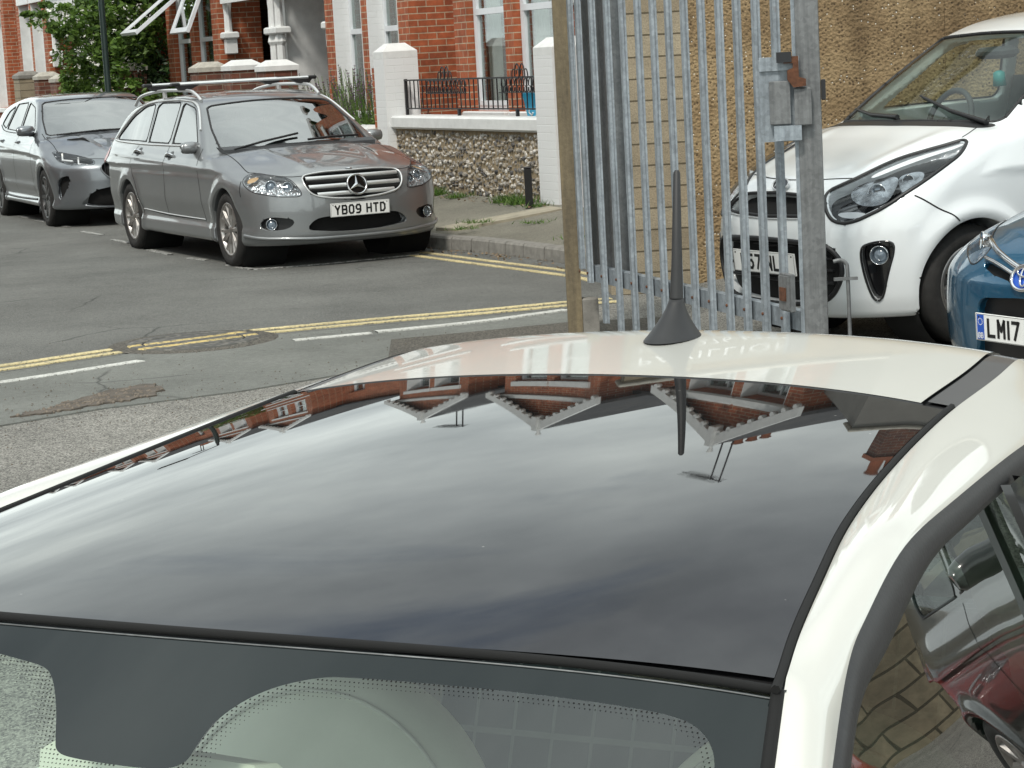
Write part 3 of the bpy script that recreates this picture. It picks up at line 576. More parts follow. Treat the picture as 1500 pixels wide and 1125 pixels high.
b = MB(); b.box(0, .46, -.02, .0, 0, .24); b.xf(Matrix.Translation((.08, -.30, 1.02)) @ Matrix.Rotation(R(-12), 4, 'X')); b.build('panel', plain('cyan_board', (.02, .38, .62), .4), bx)
b = MB(); 
for P_ in ([(.12, .02), (.20, .045), (.24, .02)], [(.30, .05), (.34, .02), (.39, .05), (.36, .09)]): b.tube([(x, .004, z) for x, z in P_], .008, 5)
b.xf(Matrix.Translation((.08, -.30, 1.02)) @ Matrix.Rotation(R(-12), 4, 'X')); b.build('white_marks', M['white_paint'], bx)
bol = empty('stump_post', (.25, 20.15, .22), (R(3), 0, 0), label='short black post leaning against the flint wall beside the right pier', cat='post'); b = MB(); b.box(-.035, .035, -.03, .03, -.05, .37, ch=.008); b.build('post_body', M['black'], bol); b = MB(); b.box(-.038, .038, -.033, .033, .371, .385, ch=.004); b.build('post_top', M['iron'], bol)
lw = site('garden_wall', 4.90, label='low white garden wall between the left white pier and the silver car bonnet', cat='wall', group='low garden walls')
b = MB(); b.box(0, 2.3, -.32, -.08, .1, .80); b.build('wall_body', M['brick'], lw); b = MB(); b.box(-.01, 2.32, -.36, -.04, .802, .91, ch=.025); b.build('wall_cap', M['white_paint'], lw)
for t0, t1, zt_, bd, cp, lb in ((8.46, 8.86, 1.72, 'brick_dark', 'white_paint', 'white capped brick pier, rightmost of the three above the roof bars'), (10.0, 10.42, 1.75, 'brick_dark', 'white_paint', 'white capped brick pier, middle of the three above the roof bars'), (11.65, 12.09, 1.75, 'brick_dark', 'bone', 'weathered cream capped brick pier, leftmost of the three above the roof bars'),
        (16.25, 16.75, 1.83, 'brick_dark', 'bone', 'weathered brick pier between the lamp post and the open windows'), (21.2, 21.75, 1.70, 'brick_dark', 'bone', 'low weathered pier half covered by the shrub'), (22.8, 23.2, 1.76, 'brick_dark', 'bone', 'narrow grey capped brick pier left of the shrub'), (24.6, 25.2, 1.80, 'block', 'kerb', 'rough stone pier, leftmost in the photo')):
    pier(t0, t1, .1, zt_, bd, cp, lb)
gw = site('garden_wall', 8.87, label='dark brick garden wall joining the white capped piers behind the silver car', cat='wall', group='low garden walls')
b = MB(); b.box(0, 7.3, -.30, -.10, .1, 1.15); b.build('wall_body', M['brick_dark'], gw); b = MB(); b.box(0, 7.3, -.33, -.07, 1.152, 1.20, ch=.02); b.build('wall_cap', M['bone'], gw)

# ---------------------------------------------------------------- plants
def leaves(mb, c, rad, n, size, rn, flat=1.0, shell=.25):
    for _ in range(n):
        u = Vector((rn.gauss(0, 1), rn.gauss(0, 1), rn.gauss(0, 1))).normalized()*(shell+(1-shell)*rn.random()**.5)
        p = Vector(c)+Vector((u.x*rad[0], u.y*rad[1], u.z*rad[2])); a = Vector((rn.gauss(0, 1), rn.gauss(0, 1), rn.gauss(0, .6))).normalized(); b_ = a.cross(Vector((rn.gauss(0, 1), rn.gauss(0, 1), rn.gauss(0, 1)))).normalized(); s_ = size*rn.uniform(.6, 1.3)
        mb.add([p-a*s_, p-b_*s_*.45, p+a*s_, p+b_*s_*.45+a*s_*.1], [(0, 1, 2, 3)])
def shrub(name, loc, blobs, n, size, label, cat, mat='leaf', flowers=0, fmat='petal', seed=1, trunk=None):
    rn = random.Random(seed); e = empty(name, loc, label=label, cat=cat); mb = MB(); tot = sum(b_[3]*b_[4]*b_[5] for b_ in blobs)
    for x, y, z, rx, ry, rz in blobs: leaves(mb, (x, y, z), (rx, ry, rz), int(n*rx*ry*rz/tot), size, rn)
    for x, y, z, rx, ry, rz in blobs:                 # twiggy outliers break up the outline
        for k in range(9):
            u = Vector((rn.gauss(0, 1), rn.gauss(0, 1), rn.gauss(.2, .7))).normalized(); leaves(mb, (x+u.x*rx*1.08, y+u.y*ry*1.08, z+u.z*rz*1.08), (rx*.22, ry*.22, rz*.22), int(n*.010), size, rn, shell=0)
    mb.build('crown', M[mat], e)
    if flowers:
        mb = MB()
        for _ in range(flowers):
            x, y, z, rx, ry, rz = rn.choice(blobs); u = Vector((rn.gauss(0, 1), rn.gauss(-.6, 1), rn.gauss(.1, 1))).normalized(); c_ = (x+u.x*rx*1.02, y+u.y*ry*1.02, z+u.z*rz*1.02)
            leaves(mb, c_, (.05, .05, .05), 7, .028, rn, shell=0)
        mb.build('blossom', M[fmat], e)
    mb = MB()
    for (a, b_, r0) in (trunk or [((0, 0, 0), (0, 0, 1), .06)]):
        mid = Vector(a).lerp(Vector(b_), .5)+Vector((rn.uniform(-.08, .08), rn.uniform(-.08, .08), 0)); mb.tube(spline([a, tuple(mid), b_], 4), [r0*(1-.7*i/8) for i in range(9)], 7)
    mb.build('trunk', M['bark'], e); return e
c0 = Vector((-6.25, 36.4, .2))
shrub('flowering_shrub', tuple(c0), [(-.15, -1.0, 1.15, .62, .7, .75), (-.35, -1.2, 1.75, .42, .6, .45), (.1, -.9, 1.9, .75, .7, .7), (-.62, -1.2, 2.38, .52, .55, .24), (.5, -.5, 2.5, .75, .8, .9), (.3, -1.4, .95, 1.1, .5, .35), (.0, -.2, 3.0, .6, .6, .6), (.6, 0, 3.4, .8, .9, .9)], 9500, .055,
      'tall green shrub with white blossom behind the black lamp post', 'shrub', flowers=110, seed=4, trunk=[((0, 0, 0), (.1, -.6, 1.6), .07), ((0, 0, 0), (-.5, -.9, 1.9), .05), ((.2, 0, 0), (.7, -.3, 2.6), .07)])
shrub('dark_bush', (-5.65, 35.7, .2), [(-.05, .0, .8, .5, .5, .85), (-.1, .1, 1.5, .5, .5, .7), (-.5, .3, 2.2, .5, .5, .7)], 6000, .05, 'dark green bush between the weathered pier and the brick bay with open windows', 'bush', 'leaf_dark', seed=8, trunk=[((0, 0, 0), (0, 0, 1.5), .05), ((0, 0, 0), (-.4, .2, 1.8), .05)])
def lavender(t, off, label):
    rn = random.Random(int(t*10)); p = W0+D*t+NN*off; e = empty('lavender_bush', (p.x, p.y, .3), label=label, cat='lavender'); st_, fl, lf = MB(), MB(), MB()
    for k in range(420):
        b_ = Vector((rn.gauss(0, .26), rn.gauss(0, .3), 0)); l = rn.uniform(.65, 1.35)*(1-.3*min(1, b_.length)); tip = b_+Vector((b_.x*.75+rn.gauss(0, .08), b_.y*.5+rn.gauss(0, .08), l))
        a = Vector((.006, 0, 0)); st_.add([b_-a, b_+a, tip+a*.4, tip-a*.4], [(0, 1, 2, 3)])
        if rn.random() < .55:
            for j in range(7): q_ = b_.lerp(tip, 1-.028*j); leaves(fl, q_, (.012, .012, .012), 3, .016, rn)
        for j in range(5): leaves(lf, b_.lerp(tip, rn.uniform(0, .62)), (.05, .05, .05), 4, .028, rn)
    st_.build('stems', M['grass'], e); fl.build('flower_spikes', M['lav'], e); lf.build('foliage', M['leaf'], e)
lavender(7.4, -.72, 'tall purple lavender, farther left of the two lavender clumps'); lavender(6.1, -.70, 'green and purple lavender clump next to the left white pier')
def tuft(x, y, z, n, h, label, seed):
    rn = random.Random(seed); mb = MB()
    for _ in range(n):
        b_ = Vector((rn.gauss(0, .07), rn.gauss(0, .05), 0)); t_ = b_+Vector((rn.gauss(0, .05), rn.gauss(0, .05), h*rn.uniform(.4, 1))); a = Vector((rn.uniform(-1, 1), rn.uniform(-1, 1), 0)).normalized()*.006; mb.add([b_-a, b_+a, t_], [(0, 1, 2)])
    return tag(mb.build('weed_tuft', M['grass'], loc=(x, y, z)), label, 'weeds', 'weeds along the flint wall')
wf = lambda t, o: W0+D*t+NN*o
for k, (t, o_, n, h, lb) in enumerate(((2.55, .12, 260, .11, 'largest weed tuft at the foot of the flint wall near the car'), (1.9, .10, 130, .08, 'small weed tuft at the foot of the flint wall, middle'), (.72, .1, 160, .11, 'weed tuft left of the short black post'), (.35, .1, 160, .13, 'weed tuft right of the short black post'), (-.1, .15, 70, .07, 'weed tuft at the foot of the right white pier'))):
    p = wf(t, o_); tuft(p.x, p.y, .235, n, h, lb, k+20)
for k, (x, y, lb) in enumerate(((.28, 18.9, 'faint weeds beside the pale paving strip, right end'), (-.25, 19.3, 'faint weeds beside the pale paving strip, left end'), (.55, 17.4, 'weeds near the kerb by the concrete post'), (-.35, 18.9, 'weeds near the kerb by the silver car'))): tuft(x, y, .16+.02*(k < 2), 60, .05, lb, k+40)
rn_ = random.Random(11); mb = MB()
for _ in range(700):                                  # dead leaves and grit blown along the kerb and the foot of the wall
    if rn_.random() < .6: k_ = rn_.randrange(0, 90); p = kx[k_]-offs(k_)*-1*rn_.uniform(.14, .34) if False else kx[k_]+offs(k_)*rn_.uniform(.13, .36); z = .012
    else: p = wf(rn_.uniform(-.3, 3.9), rn_.uniform(.0, .28)); z = .24
    s_ = rn_.uniform(.006, .022); a = Vector((rn_.gauss(0, 1), rn_.gauss(0, 1), rn_.gauss(0, .3))).normalized()*s_; b_ = Vector((-a.y, a.x, rn_.gauss(0, .3)*s_))*.6; c_ = Vector((p.x, p.y, z+s_*.2)); mb.add([c_-a, c_-b_, c_+a, c_+b_], [(0, 1, 2, 3)])
tag(mb.build('leaf_litter', leafmat('dead_leaves', (.10, .06, .03), (.28, .19, .10), .1)), kind='stuff', label='dead leaves scattered along the kerb and the foot of the flint wall', cat='leaf litter')
lp = empty('lamp_post', (-5.26, 30.0, .1), label='dark green lamp post standing in front of the flowering shrub', cat='lamp post'); b = MB(); b.lathe([(.075, 0), (.075, 1.0), (.06, 1.04), (.043, 1.1), (.038, 5.6)], 12); b.build('post', plain('lamp_green', (.008, .022, .018), .4), lp)
b = MB(); b.tube([(0, 0, 5.6), (.0, 0, 5.9), (-.5, -.2, 6.1)], .03, 8); b.box(-.95, -.45, -.32, -.12, 6.05, 6.16, ch=.03); b.build('lamp_head', M['iron'], lp)

# ---------------------------------------------------------------- the pebble dashed building behind the yard and the palisade gate
bd = empty('rendered_building', (.70, 14.6, 0), (0, 0, R(2)), label='brown pebble dash building behind the palisade gate', cat='building')
WH = 4.32
b = MB(); b.box(.545, 2.3, 0, .3, -.1, WH); b.box(2.302, 12, -.004, .3, -.1, 4.32); b.build('wall', M['render'], bd)
b = MB(); b.box(2.302, 12, -.004, .3, 4.322, 5.7); b.box(11.7, 12, .302, 8, -.1, 5.7); b.box(2.302, 2.6, .302, 8, -.1, 5.7); b.build('upper_wall', plain('grey_render', (.22, .215, .20), .9, var=.12, sc=3, bump=.3), bd)
b = MB(); b.box(0, .543, -.012, .3, -.1, WH); b.build('block_quoin', M['block'], bd)
b = MB(); b.box(-.04, 2.298, -.06, .36, WH+.002, WH+.07, ch=.02); b.box(2.26, 12.1, -.06, .36, 5.702, 5.76, ch=.02); b.build('parapet', M['bone'], bd)
b = MB(); b.box(2.61, 11.69, .31, 8, 5.5, 5.6); b.build('roof', M['slate'], bd)

pc = empty('concrete_post', (.395, 12.62, 0), (0, 0, 0), label='stained yellow concrete gate post at the left of the palisade gate', cat='gate post')
b = MB(); b.box(-.05, .035, -.05, .06, -.1, 2.9, ch=.008); b.build('shaft', M['post'], pc)
b = MB(); b.box(.037, .13, -.06, .06, -.05, .22, ch=.006); b.build('foot_block', M['kerb'], pc)
GL = Vector((.475, 12.45, 0)); GR = Vector((1.33, 9.72, 0)); gd = (GR-GL); glen = gd.length; ga = math.atan2(gd.y, gd.x)
gt = empty('palisade_gate', tuple(GL), (0, 0, ga), label='galvanised steel palisade gate with vertical pales and a lock box', cat='gate', )
b = MB(); b.box(.0, glen+.02, .012, .06, .335, .425); rl1 = b.build('bottom_rail', M['galv'], gt)
b = MB(); b.box(.0, glen+.02, .012, .06, 2.3, 2.39); b.build('top_rail', M['galv'], gt)
b = MB(); b.box(-.15, .345, .065, .165, .37, 2.75, ch=.004); b.build('hinge_stile', M['galv_dark'], gt)
# pales: D-section pressed strips, bolted to the rails
def pale(x, zb, zt_=2.72, w=.076):
    b = MB(); pr = [(-w/2, 0), (-w/2+.004, -.008), (-w*.30, -.011), (-w*.20, -.022), (w*.20, -.022), (w*.30, -.011), (w/2-.004, -.008), (w/2, 0), (w/2-.004, .002), (-w/2+.004, .002)]
    b.prism([(x+p[0], p[1]) for p in pr], zb, zt_-.05); V = [(x+p[0], p[1], zt_-.05) for p in pr]; k = len(V)
    b.add(V+[(x, -.008, zt_+.06)], [(i, (i+1) % k, k) for i in range(k)])
    o = b.build('pale', M['galv'], gt)
    for z in (.385, 2.34): b = MB(); b.lathe([(0, -.008), (.007, -.006), (.008, 0)], 8, 'y', (x, -.022, z)); b.build('bolt', M['rust'] if z < 1 else M['galv_dark'], o)
import itertools
sp0 = .187; npale = 13
for k, x in enumerate((.27, .505, .738, .965, 1.18, 1.387, 1.595, 1.81, 2.03, 2.237, 2.45, 2.66)): pale(x, .10 if k else .12)
for x, zb in ((-.09, .40), (.04, .33)): pale(x, zb)
# right-hand stile post with slam plate, lock box and drop bolt
ps = empty('gate_stile_post', tuple(GR), (0, 0, R(-10)), label='thick galvanised square post at the right end of the palisade gate', cat='gate post')
b = MB(); b.box(.0, .10, -.05, .05, -.1, 2.9, ch=.006); b.build('shaft', M['galv_dark'], ps)
b = MB(); b.box(-.018, -.001, -.045, .045, -.1, 2.9); b.build('slam_plate', M['galv'], ps)
b = MB(); b.box(-.012, .062, -.10, -.061, 1.262, 1.432, ch=.008); b.build('lock_case', M['galv_dark'], ps)
b = MB(); b.box(.103, .122, -.03, .03, 1.37, 1.46, ch=.003); b.build('keeper', M['iron'], ps)
lk = empty('gate_lock', (1.242, 9.66, .068), (0, 0, R(-6)), label='rusty hooked gate lock with a grey steel box between gate and post', cat='lock')
b = MB(); b.box(-.045, .045, -.03, .01, 1.205, 1.395, ch=.004); b.build('lock_box', M['galv_dark'], lk)
b = MB(); b.box(-.09, .085, .012, .02, 1.13, 1.49); b.box(-.085, .09, -.002, .011, 1.44, 1.50); b.build('back_plate', M['galv'], lk)
b = MB(); b.box(-.03, .09, -.035, -.02, 1.135, 1.20); b.build('lower_plate', M['galv'], lk)
b = MB(); pr = [(.02, 1.50), (.085, 1.50), (.085, 1.41), (.115, 1.40), (.115, 1.37), (.06, 1.365), (.035, 1.40), (.035, 1.44), (.06, 1.45), (.06, 1.47), (.02, 1.47)]; b.prism(pr, -.05, -.015, 'y'); b.build('hook', M['rust'], lk)
b = MB(); b.box(-.01, .055, -.055, -.02, 1.475, 1.52); b.build('latch_plate', M['iron'], lk)
db = empty('drop_bolt', (1.478, 9.62, 0), label='grey steel drop bolt rod hooked beside the right gate post', cat='bolt')
b = MB(); b.tube(spline([(-.03, 0, .66), (.0, 0, .665), (.025, 0, .65), (.032, 0, .60), (.034, 0, .3), (.034, 0, .05)], 5), .009, 8); b.build('rod', M['galv_dark'], db)
b = MB(); b.box(-.03, .075, -.012, .012, .575, .588); b.build('rod_guide', M['galv_dark'], db)
ks = empty('keep_box', (1.265, 9.70, 0), (0, 0, ga), label='rusty steel socket box low on the right end of the gate', cat='bracket'); b = MB(); b.box(-.05, .04, -.035, -.022, .45, .60); b.box(-.06, .05, -.022, .0, .44, .61, ch=.003); b.build('box_plate', M['galv_dark'], ks); b = MB(); b.box(-.03, .03, -.042, -.036, .49, .55); b.build('slot', M['rust'], ks)
# ---------------------------------------------------------------- car body modelling: implicit surfaces
def sp(xs, ys):
    xs = np.array(xs, float); ys = np.array(ys, float)
    h = np.diff(xs); d = np.diff(ys)/h; m = np.zeros(len(xs))
    for i in range(1, len(xs)-1):
        if d[i-1]*d[i] > 0:
            w1 = 2*h[i]+h[i-1]; w2 = h[i]+2*h[i-1]
            m[i] = (w1+w2)/(w1/d[i-1]+w2/d[i])
    m[0] = d[0]; m[-1] = d[-1]
    def f(x):
        x = np.asarray(x, float)
        i = np.clip(np.searchsorted(xs, x)-1, 0, len(h)-1)
        t = np.clip((x-xs[i])/h[i], 0, 1); hh = h[i]
        return ((2*t**3-3*t**2+1)*ys[i]+(t**3-2*t**2+t)*hh*m[i]+(-2*t**3+3*t**2)*ys[i+1]+(t**3-t**2)*hh*m[i+1])
    return f

def smax(a, b, k):
    h = np.clip(.5+.5*(a-b)/k, 0, 1)
    return b+(a-b)*h+k*h*(1-h)

def smin(a, b, k): return -smax(-a, -b, k)

def slope(f, x): return (f(x+.01)-f(x-.01))/.02

def poly_d(px, py, poly):                       # signed distance to a polygon, negative inside
    poly = np.array(poly, float); n = len(poly)
    d = np.full(px.shape, 1e9); s = np.zeros(px.shape, bool)
    for i in range(n):
        ax, ay = poly[i]; bx, by = poly[(i+1) % n]
        ex, ey = bx-ax, by-ay; wx, wy = px-ax, py-ay
        t = np.clip((wx*ex+wy*ey)/(ex*ex+ey*ey+1e-12), 0, 1)
        d = np.minimum(d, (wx-ex*t)**2+(wy-ey*t)**2)
        c = (ay > py) != (by > py)
        xx = ax+(py-ay)*ex/(ey if abs(ey) > 1e-9 else 1e-9)
        s ^= c & (px < xx)
    d = np.sqrt(d)
    return np.where(s, -d, d)

def snap_edges(B, P, h):                       # pull crease vertices exactly onto the cut outlines
    P = P.copy(); e = h*.1; cand = np.nonzero(np.abs(B.full(*P.T)) < .75*h)[0]; P0_ = P.copy()
    for qf in B.cutfns():
        for _ in range(3):
            q = qf(*P[cand].T); i = cand[np.abs(q) < .62*h]
            if not len(i): break
            for fn in (qf, B.full):
                x, y, z = P[i].T; v = fn(x, y, z); g = np.stack([fn(x+e, y, z)-fn(x-e, y, z), fn(x, y+e, z)-fn(x, y-e, z), fn(x, y, z+e)-fn(x, y, z-e)], 1)/(2*e)
                st = -(v/np.maximum((g**2).sum(1), .2))[:, None]*g; l = np.linalg.norm(st, axis=1); P[i] += st*np.minimum(1, h*.7/np.maximum(l, 1e-9))[:, None]
    bad = np.linalg.norm(P-P0_, axis=1) > .85*h; P[bad] = P0_[bad]
    return P

def smooth_poly(poly, n=3):                     # Chaikin corner cutting, 'sharp' corners are kept as doubled points
    for _ in range(n):
        out = []
        for i in range(len(poly)):
            a = poly[i]; b = poly[(i+1) % len(poly)]
            out += [(a[0]*.78+b[0]*.22, a[1]*.78+b[1]*.22), (a[0]*.22+b[0]*.78, a[1]*.22+b[1]*.78)]
        poly = out
    return poly

class Body:
    def __init__(s, P):
        s.P = P
        s.T = sp(*zip(*P['T'])); s.R = sp(*zip(*P['R'])); s.F = sp(*zip(*P['F'])); s.B = sp(*zip(*P['B']))
        s.S = sp(*zip(*P['S'])); s.W = sp(*zip(*P['W'])); s.cuts = []
        s.CR = sp(*zip(*P['crown'])); s.Z0 = sp(*zip(*P.get('sill', [(-5, .2), (2, .2)])))
    def full(s, x, y, z):
        P = s.P; a = np.abs(y)
        w = s.W(x)*s.S(z)
        for wx in (0, -P['wb']):
            r = np.hypot(x-wx, z-P['wr'])
            w = w+P.get('flare', .012)*np.exp(-((r-P['ra']-.03)/.05)**2)
        for (cz, amp, wd, x0, x1) in P.get('crease', []):
            c = cz(x) if callable(cz) else cz
            w = w+amp*np.exp(-((z-c)/wd)**2)*np.clip((x-x0)/.3, 0, 1)*np.clip((x1-x)/.3, 0, 1)
        side = a-w
        top = z-(s.T(x)-s.CR(x)*(a/.8)**P.get('cp', 2.6))
        for (y0, amp, wd, x0, x1) in P.get('ridge', []):
            top = top-amp*np.exp(-((a-(y0(x) if callable(y0) else y0))/wd)**2)*np.clip((x-x0)/.15, 0, 1)*np.clip((x1-x)/.15, 0, 1)
        top = top/np.sqrt(1+np.minimum(slope(s.T, x)**2, 4))
        q = P.get('fp', 3.4); fa = P['fa']
        fr = (x-(s.F(z)-fa*(a/P['w'])**q))/np.sqrt(1+(fa*q/P['w']*(a/P['w'])**(q-1))**2)
        fr = fr/np.sqrt(1+.5*np.minimum(slope(s.F, z)**2, 2))
        rr = (-x+s.B(z)+P.get('rb', .3)*(a/P['w'])**3.2)/np.sqrt(1+(P.get('rb', .3)*3.2/P['w']*(a/P['w'])**2.2)**2)
        f = smax(side, top, P.get('kt', .09))
        f = smax(f, fr, P.get('kf', .07)); f = smax(f, rr, .07)
        f = smax(f, s.Z0(x)-z, .04)
        xe = x+P.get('cw', .22)*a*a*np.clip((x-P['hx']+.9)/.9, -.6, 1)
        rf = s.R(xe)
        ct = (z-(rf-P.get('rc', .07)*a*a))/np.sqrt(1+np.minimum(slope(s.R, xe)**2, 6))
        cs = (a-(P['wc']*s.W(x)-P['tum']*(z-P['zb'])))/np.sqrt(1+P['tum']**2)
        c = smax(ct, cs, P.get('kc', .07))
        c = smax(c, P['zb']-.15-z, .02)
        f = smin(f, c, P.get('kb', .03))
        for k in P.get('extra', []): f = k(f, x, y, z)
        return f
    def __call__(s, x, y, z):
        P = s.P; f = s.full(x, y, z); a = np.abs(y)
        for wx in (0, -P['wb']):
            f = np.maximum(f, -np.maximum(np.hypot(x-wx, z-P['wr'])-P['ra'], .45-a))
        g = f+.045
        if P.get('hollow'):
            g = np.maximum(g, P.get('floor', .55)-z); g = np.maximum(g, x-P['fire'])
            f = np.maximum(f, -g)
        for ax, poly, d0, d1, side in s.cuts:
            if ax == 'side': q = np.maximum(poly_d(x, z, poly), np.maximum(d0-a, a-d1))
            elif ax == 'front': q = np.maximum(poly_d(a if side else y, z, poly), np.maximum(d0-x, x-d1))
            f = np.maximum(f, -q)
        return f
    def hit(s, o, d, t0=0., t1=2.5, n=260):      # first crossing of the uncut surface along rays
        o = np.atleast_2d(o).astype(float); d = np.atleast_2d(d).astype(float)*np.ones_like(o)
        ts = np.linspace(t0, t1, n)
        v = np.stack([s.full(*(o+d*t).T) for t in ts], 1)
        neg = v < 0; ok = neg.any(1); i = np.maximum(neg.argmax(1), 1)
        lo = ts[i-1]; hi = ts[i]
        for _ in range(18):
            m = (lo+hi)/2; q = s.full(*(o+d*m[:, None]).T) < 0
            hi = np.where(q, m, hi); lo = np.where(q, lo, m)
        return o+d*hi[:, None], ok
    def nrm(s, p, e=.004):
        x, y, z = np.atleast_2d(p).T
        g = np.stack([s.full(x+e, y, z)-s.full(x-e, y, z), s.full(x, y+e, z)-s.full(x, y-e, z), s.full(x, y, z+e)-s.full(x, y, z-e)], 1)
        return g/np.maximum(np.linalg.norm(g, axis=1), 1e-9)[:, None]

def surface_net(fn, x0, x1, y1, z0, z1, h):
    xs = np.arange(x0, x1+h, h); ys = (np.arange(int(y1/h)+1)+.5)*h; zs = np.arange(z0, z1+h, h)
    X, Y, Z = np.meshgrid(xs, ys, zs, indexing='ij')
    k3 = 3; xc, yc, zc = X[1::k3, 1::k3, 1::k3], Y[1::k3, 1::k3, 1::k3], Z[1::k3, 1::k3, 1::k3]
    Vc = fn(xc.ravel(), yc.ravel(), zc.ravel()).reshape(xc.shape)
    ix = [np.clip((np.arange(n_)-0)//k3, 0, m_-1) for n_, m_ in zip(X.shape, Vc.shape)]
    V = Vc[np.ix_(*ix)].copy(); near = np.abs(V) < 4.6*h; V[near] = fn(X[near], Y[near], Z[near])
    V = np.concatenate([V[:, ::-1], V], 1); ys = np.concatenate([-ys[::-1], ys])
    I = V < 0
    nx, ny, nz = V.shape
    base = [xs, ys, zs]
    acc = np.zeros((nx-1, ny-1, nz-1, 3)); cnt = np.zeros((nx-1, ny-1, nz-1))
    for ax in range(3):
        o = [b for b in range(3) if b != ax]
        for a in (0, 1):
            for b in (0, 1):
                s0 = [None]*3; s1 = [None]*3; org = [None]*3
                s0[ax] = slice(0, -1); s1[ax] = slice(1, None)
                for k, v in ((o[0], a), (o[1], b)):
                    sl = slice(v, V.shape[k]-1+v); s0[k] = sl; s1[k] = sl; org[k] = v
                A = V[tuple(s0)]; Bv = V[tuple(s1)]; cr = (A < 0) != (Bv < 0)
                t = np.where(cr, A/(np.where(cr, A-Bv, 1)), 0)
                ii, jj, kk = np.nonzero(cr); tt = t[ii, jj, kk]
                c = [ii, jj, kk]
                for k in range(3):
                    if k == ax: val = base[k][c[k]]+tt*(base[k][c[k]+1]-base[k][c[k]])
                    else: val = base[k][c[k]+org[k]]
                    acc[ii, jj, kk, k] += val
                cnt[ii, jj, kk] += 1
    m = cnt > 0
    idx = np.full(m.shape, -1); idx[m] = np.arange(m.sum())
    P = acc[m]/cnt[m][:, None]
    quads = []
    for ax in range(3):
        o = [(ax+1) % 3, (ax+2) % 3]
        s0 = [slice(1, -1)]*3; s1 = [slice(1, -1)]*3; s0[ax] = slice(0, -1); s1[ax] = slice(1, None)
        A = I[tuple(s0)]; Bv = I[tuple(s1)]; cr = A != Bv
        c = np.array(np.nonzero(cr)); flip = A[tuple(c)]
        for k in range(3):
            if k != ax: c[k] += 1
        def cell(da, db):
            q = c.copy(); q[o[0]] += da-1; q[o[1]] += db-1
            return idx[tuple(q)]
        q = np.stack([cell(0, 0), cell(1, 0), cell(1, 1), cell(0, 1)], 1)
        q[~flip] = q[~flip][:, ::-1]
        quads.append(q)
    Q = np.concatenate(quads); Q = Q[(Q >= 0).all(1)]
    e = h*.15
    for _ in range(3):
        x, y, z = P.T; f0 = fn(x, y, z)
        g = np.stack([fn(x+e, y, z)-fn(x-e, y, z), fn(x, y+e, z)-fn(x, y-e, z), fn(x, y, z+e)-fn(x, y, z-e)], 1)/(2*e)
        l2 = np.maximum((g**2).sum(1), .15)
        st = -(f0/l2)[:, None]*g
        n = np.linalg.norm(st, axis=1); st *= np.minimum(1, h*.4/np.maximum(n, 1e-9))[:, None]
        P = P+st
    return P, Q
MERC = dict(wb=2.76, wr=.317, ra=.352, w=.885, hx=-1.25,
  T=[(-3.85,1.0),(-3.6,1.02),(-2.8,1.01),(-1.6,.985),(-.8,.975),(-.42,.97),(-.1,.93),(.25,.88),(.55,.81),(.70,.745),(.82,.66)],
  R=[(-4.0,.6),(-3.86,.85),(-3.72,1.05),(-3.42,1.31),(-3.2,1.37),(-2.6,1.425),(-1.9,1.44),(-1.5,1.42),(-1.22,1.375),(-.85,1.20),(-.42,.965),(-.1,.78),(.3,.5)],
  F=[(.1,.66),(.2,.76),(.28,.80),(.45,.80),(.6,.785),(.7,.755),(.78,.70),(.9,.6)],
  B=[(.15,-3.70),(.35,-3.79),(.6,-3.80),(.9,-3.78),(1.1,-3.72)],
  S=[(.15,.93),(.24,.985),(.30,.985),(.36,.965),(.55,1.0),(.72,1.0),(.85,.975),(1.0,.93),(1.2,.9)],
  W=[(-3.9,.80),(-3.3,.86),(-2.5,.885),(-.6,.885),(.2,.882),(.8,.85)],
  crown=[(-3.8,.05),(-.5,.06),(0,.10),(.5,.13),(.8,.10)], fa=.40, fp=3.2,
  wc=.925, tum=.50, zb=.95, sill=[(-4,.22),(-3.0,.19),(-.5,.19),(.5,.19),(.9,.19)], hollow=True, floor=.45, fire=-.42,
  kt=.07, kc=.06, kb=.03)
KIA = dict(wb=2.40, wr=.29, ra=.325, w=.7975, hx=-1.05,
  T=[(-2.98,.98),(-2.6,1.02),(-1.6,1.01),(-.7,1.03),(-.28,1.045),(0,.985),(.25,.92),(.42,.86),(.55,.80),(.68,.74)],
  R=[(-3.1,.6),(-2.98,.85),(-2.88,1.1),(-2.72,1.33),(-2.55,1.44),(-2.0,1.50),(-1.5,1.52),(-1.2,1.50),(-.98,1.455),(-.65,1.29),(-.24,1.035),(0,.87),(.3,.6)],
  F=[(.1,.55),(.2,.62),(.3,.655),(.45,.665),(.6,.655),(.7,.62),(.8,.55),(.9,.45)],
  B=[(.15,-2.82),(.35,-2.92),(.6,-2.94),(.9,-2.92),(1.1,-2.86)],
  S=[(.15,.94),(.22,.97),(.4,.985),(.6,1.0),(.75,.995),(.9,.965),(1.05,.92),(1.2,.89)],
  W=[(-2.95,.74),(-2.4,.79),(-.6,.79),(0,.797),(.65,.78)],
  crown=[(-3,.05),(-.5,.05),(0,.08),(.4,.12),(.7,.12)], fa=.36, fp=3.0,
  wc=.915, tum=.40, zb=.98, sill=[(-3,.20),(.7,.18)], hollow=True, floor=.5, fire=-.30, kt=.09, kc=.07, kb=.04, flare=.03)
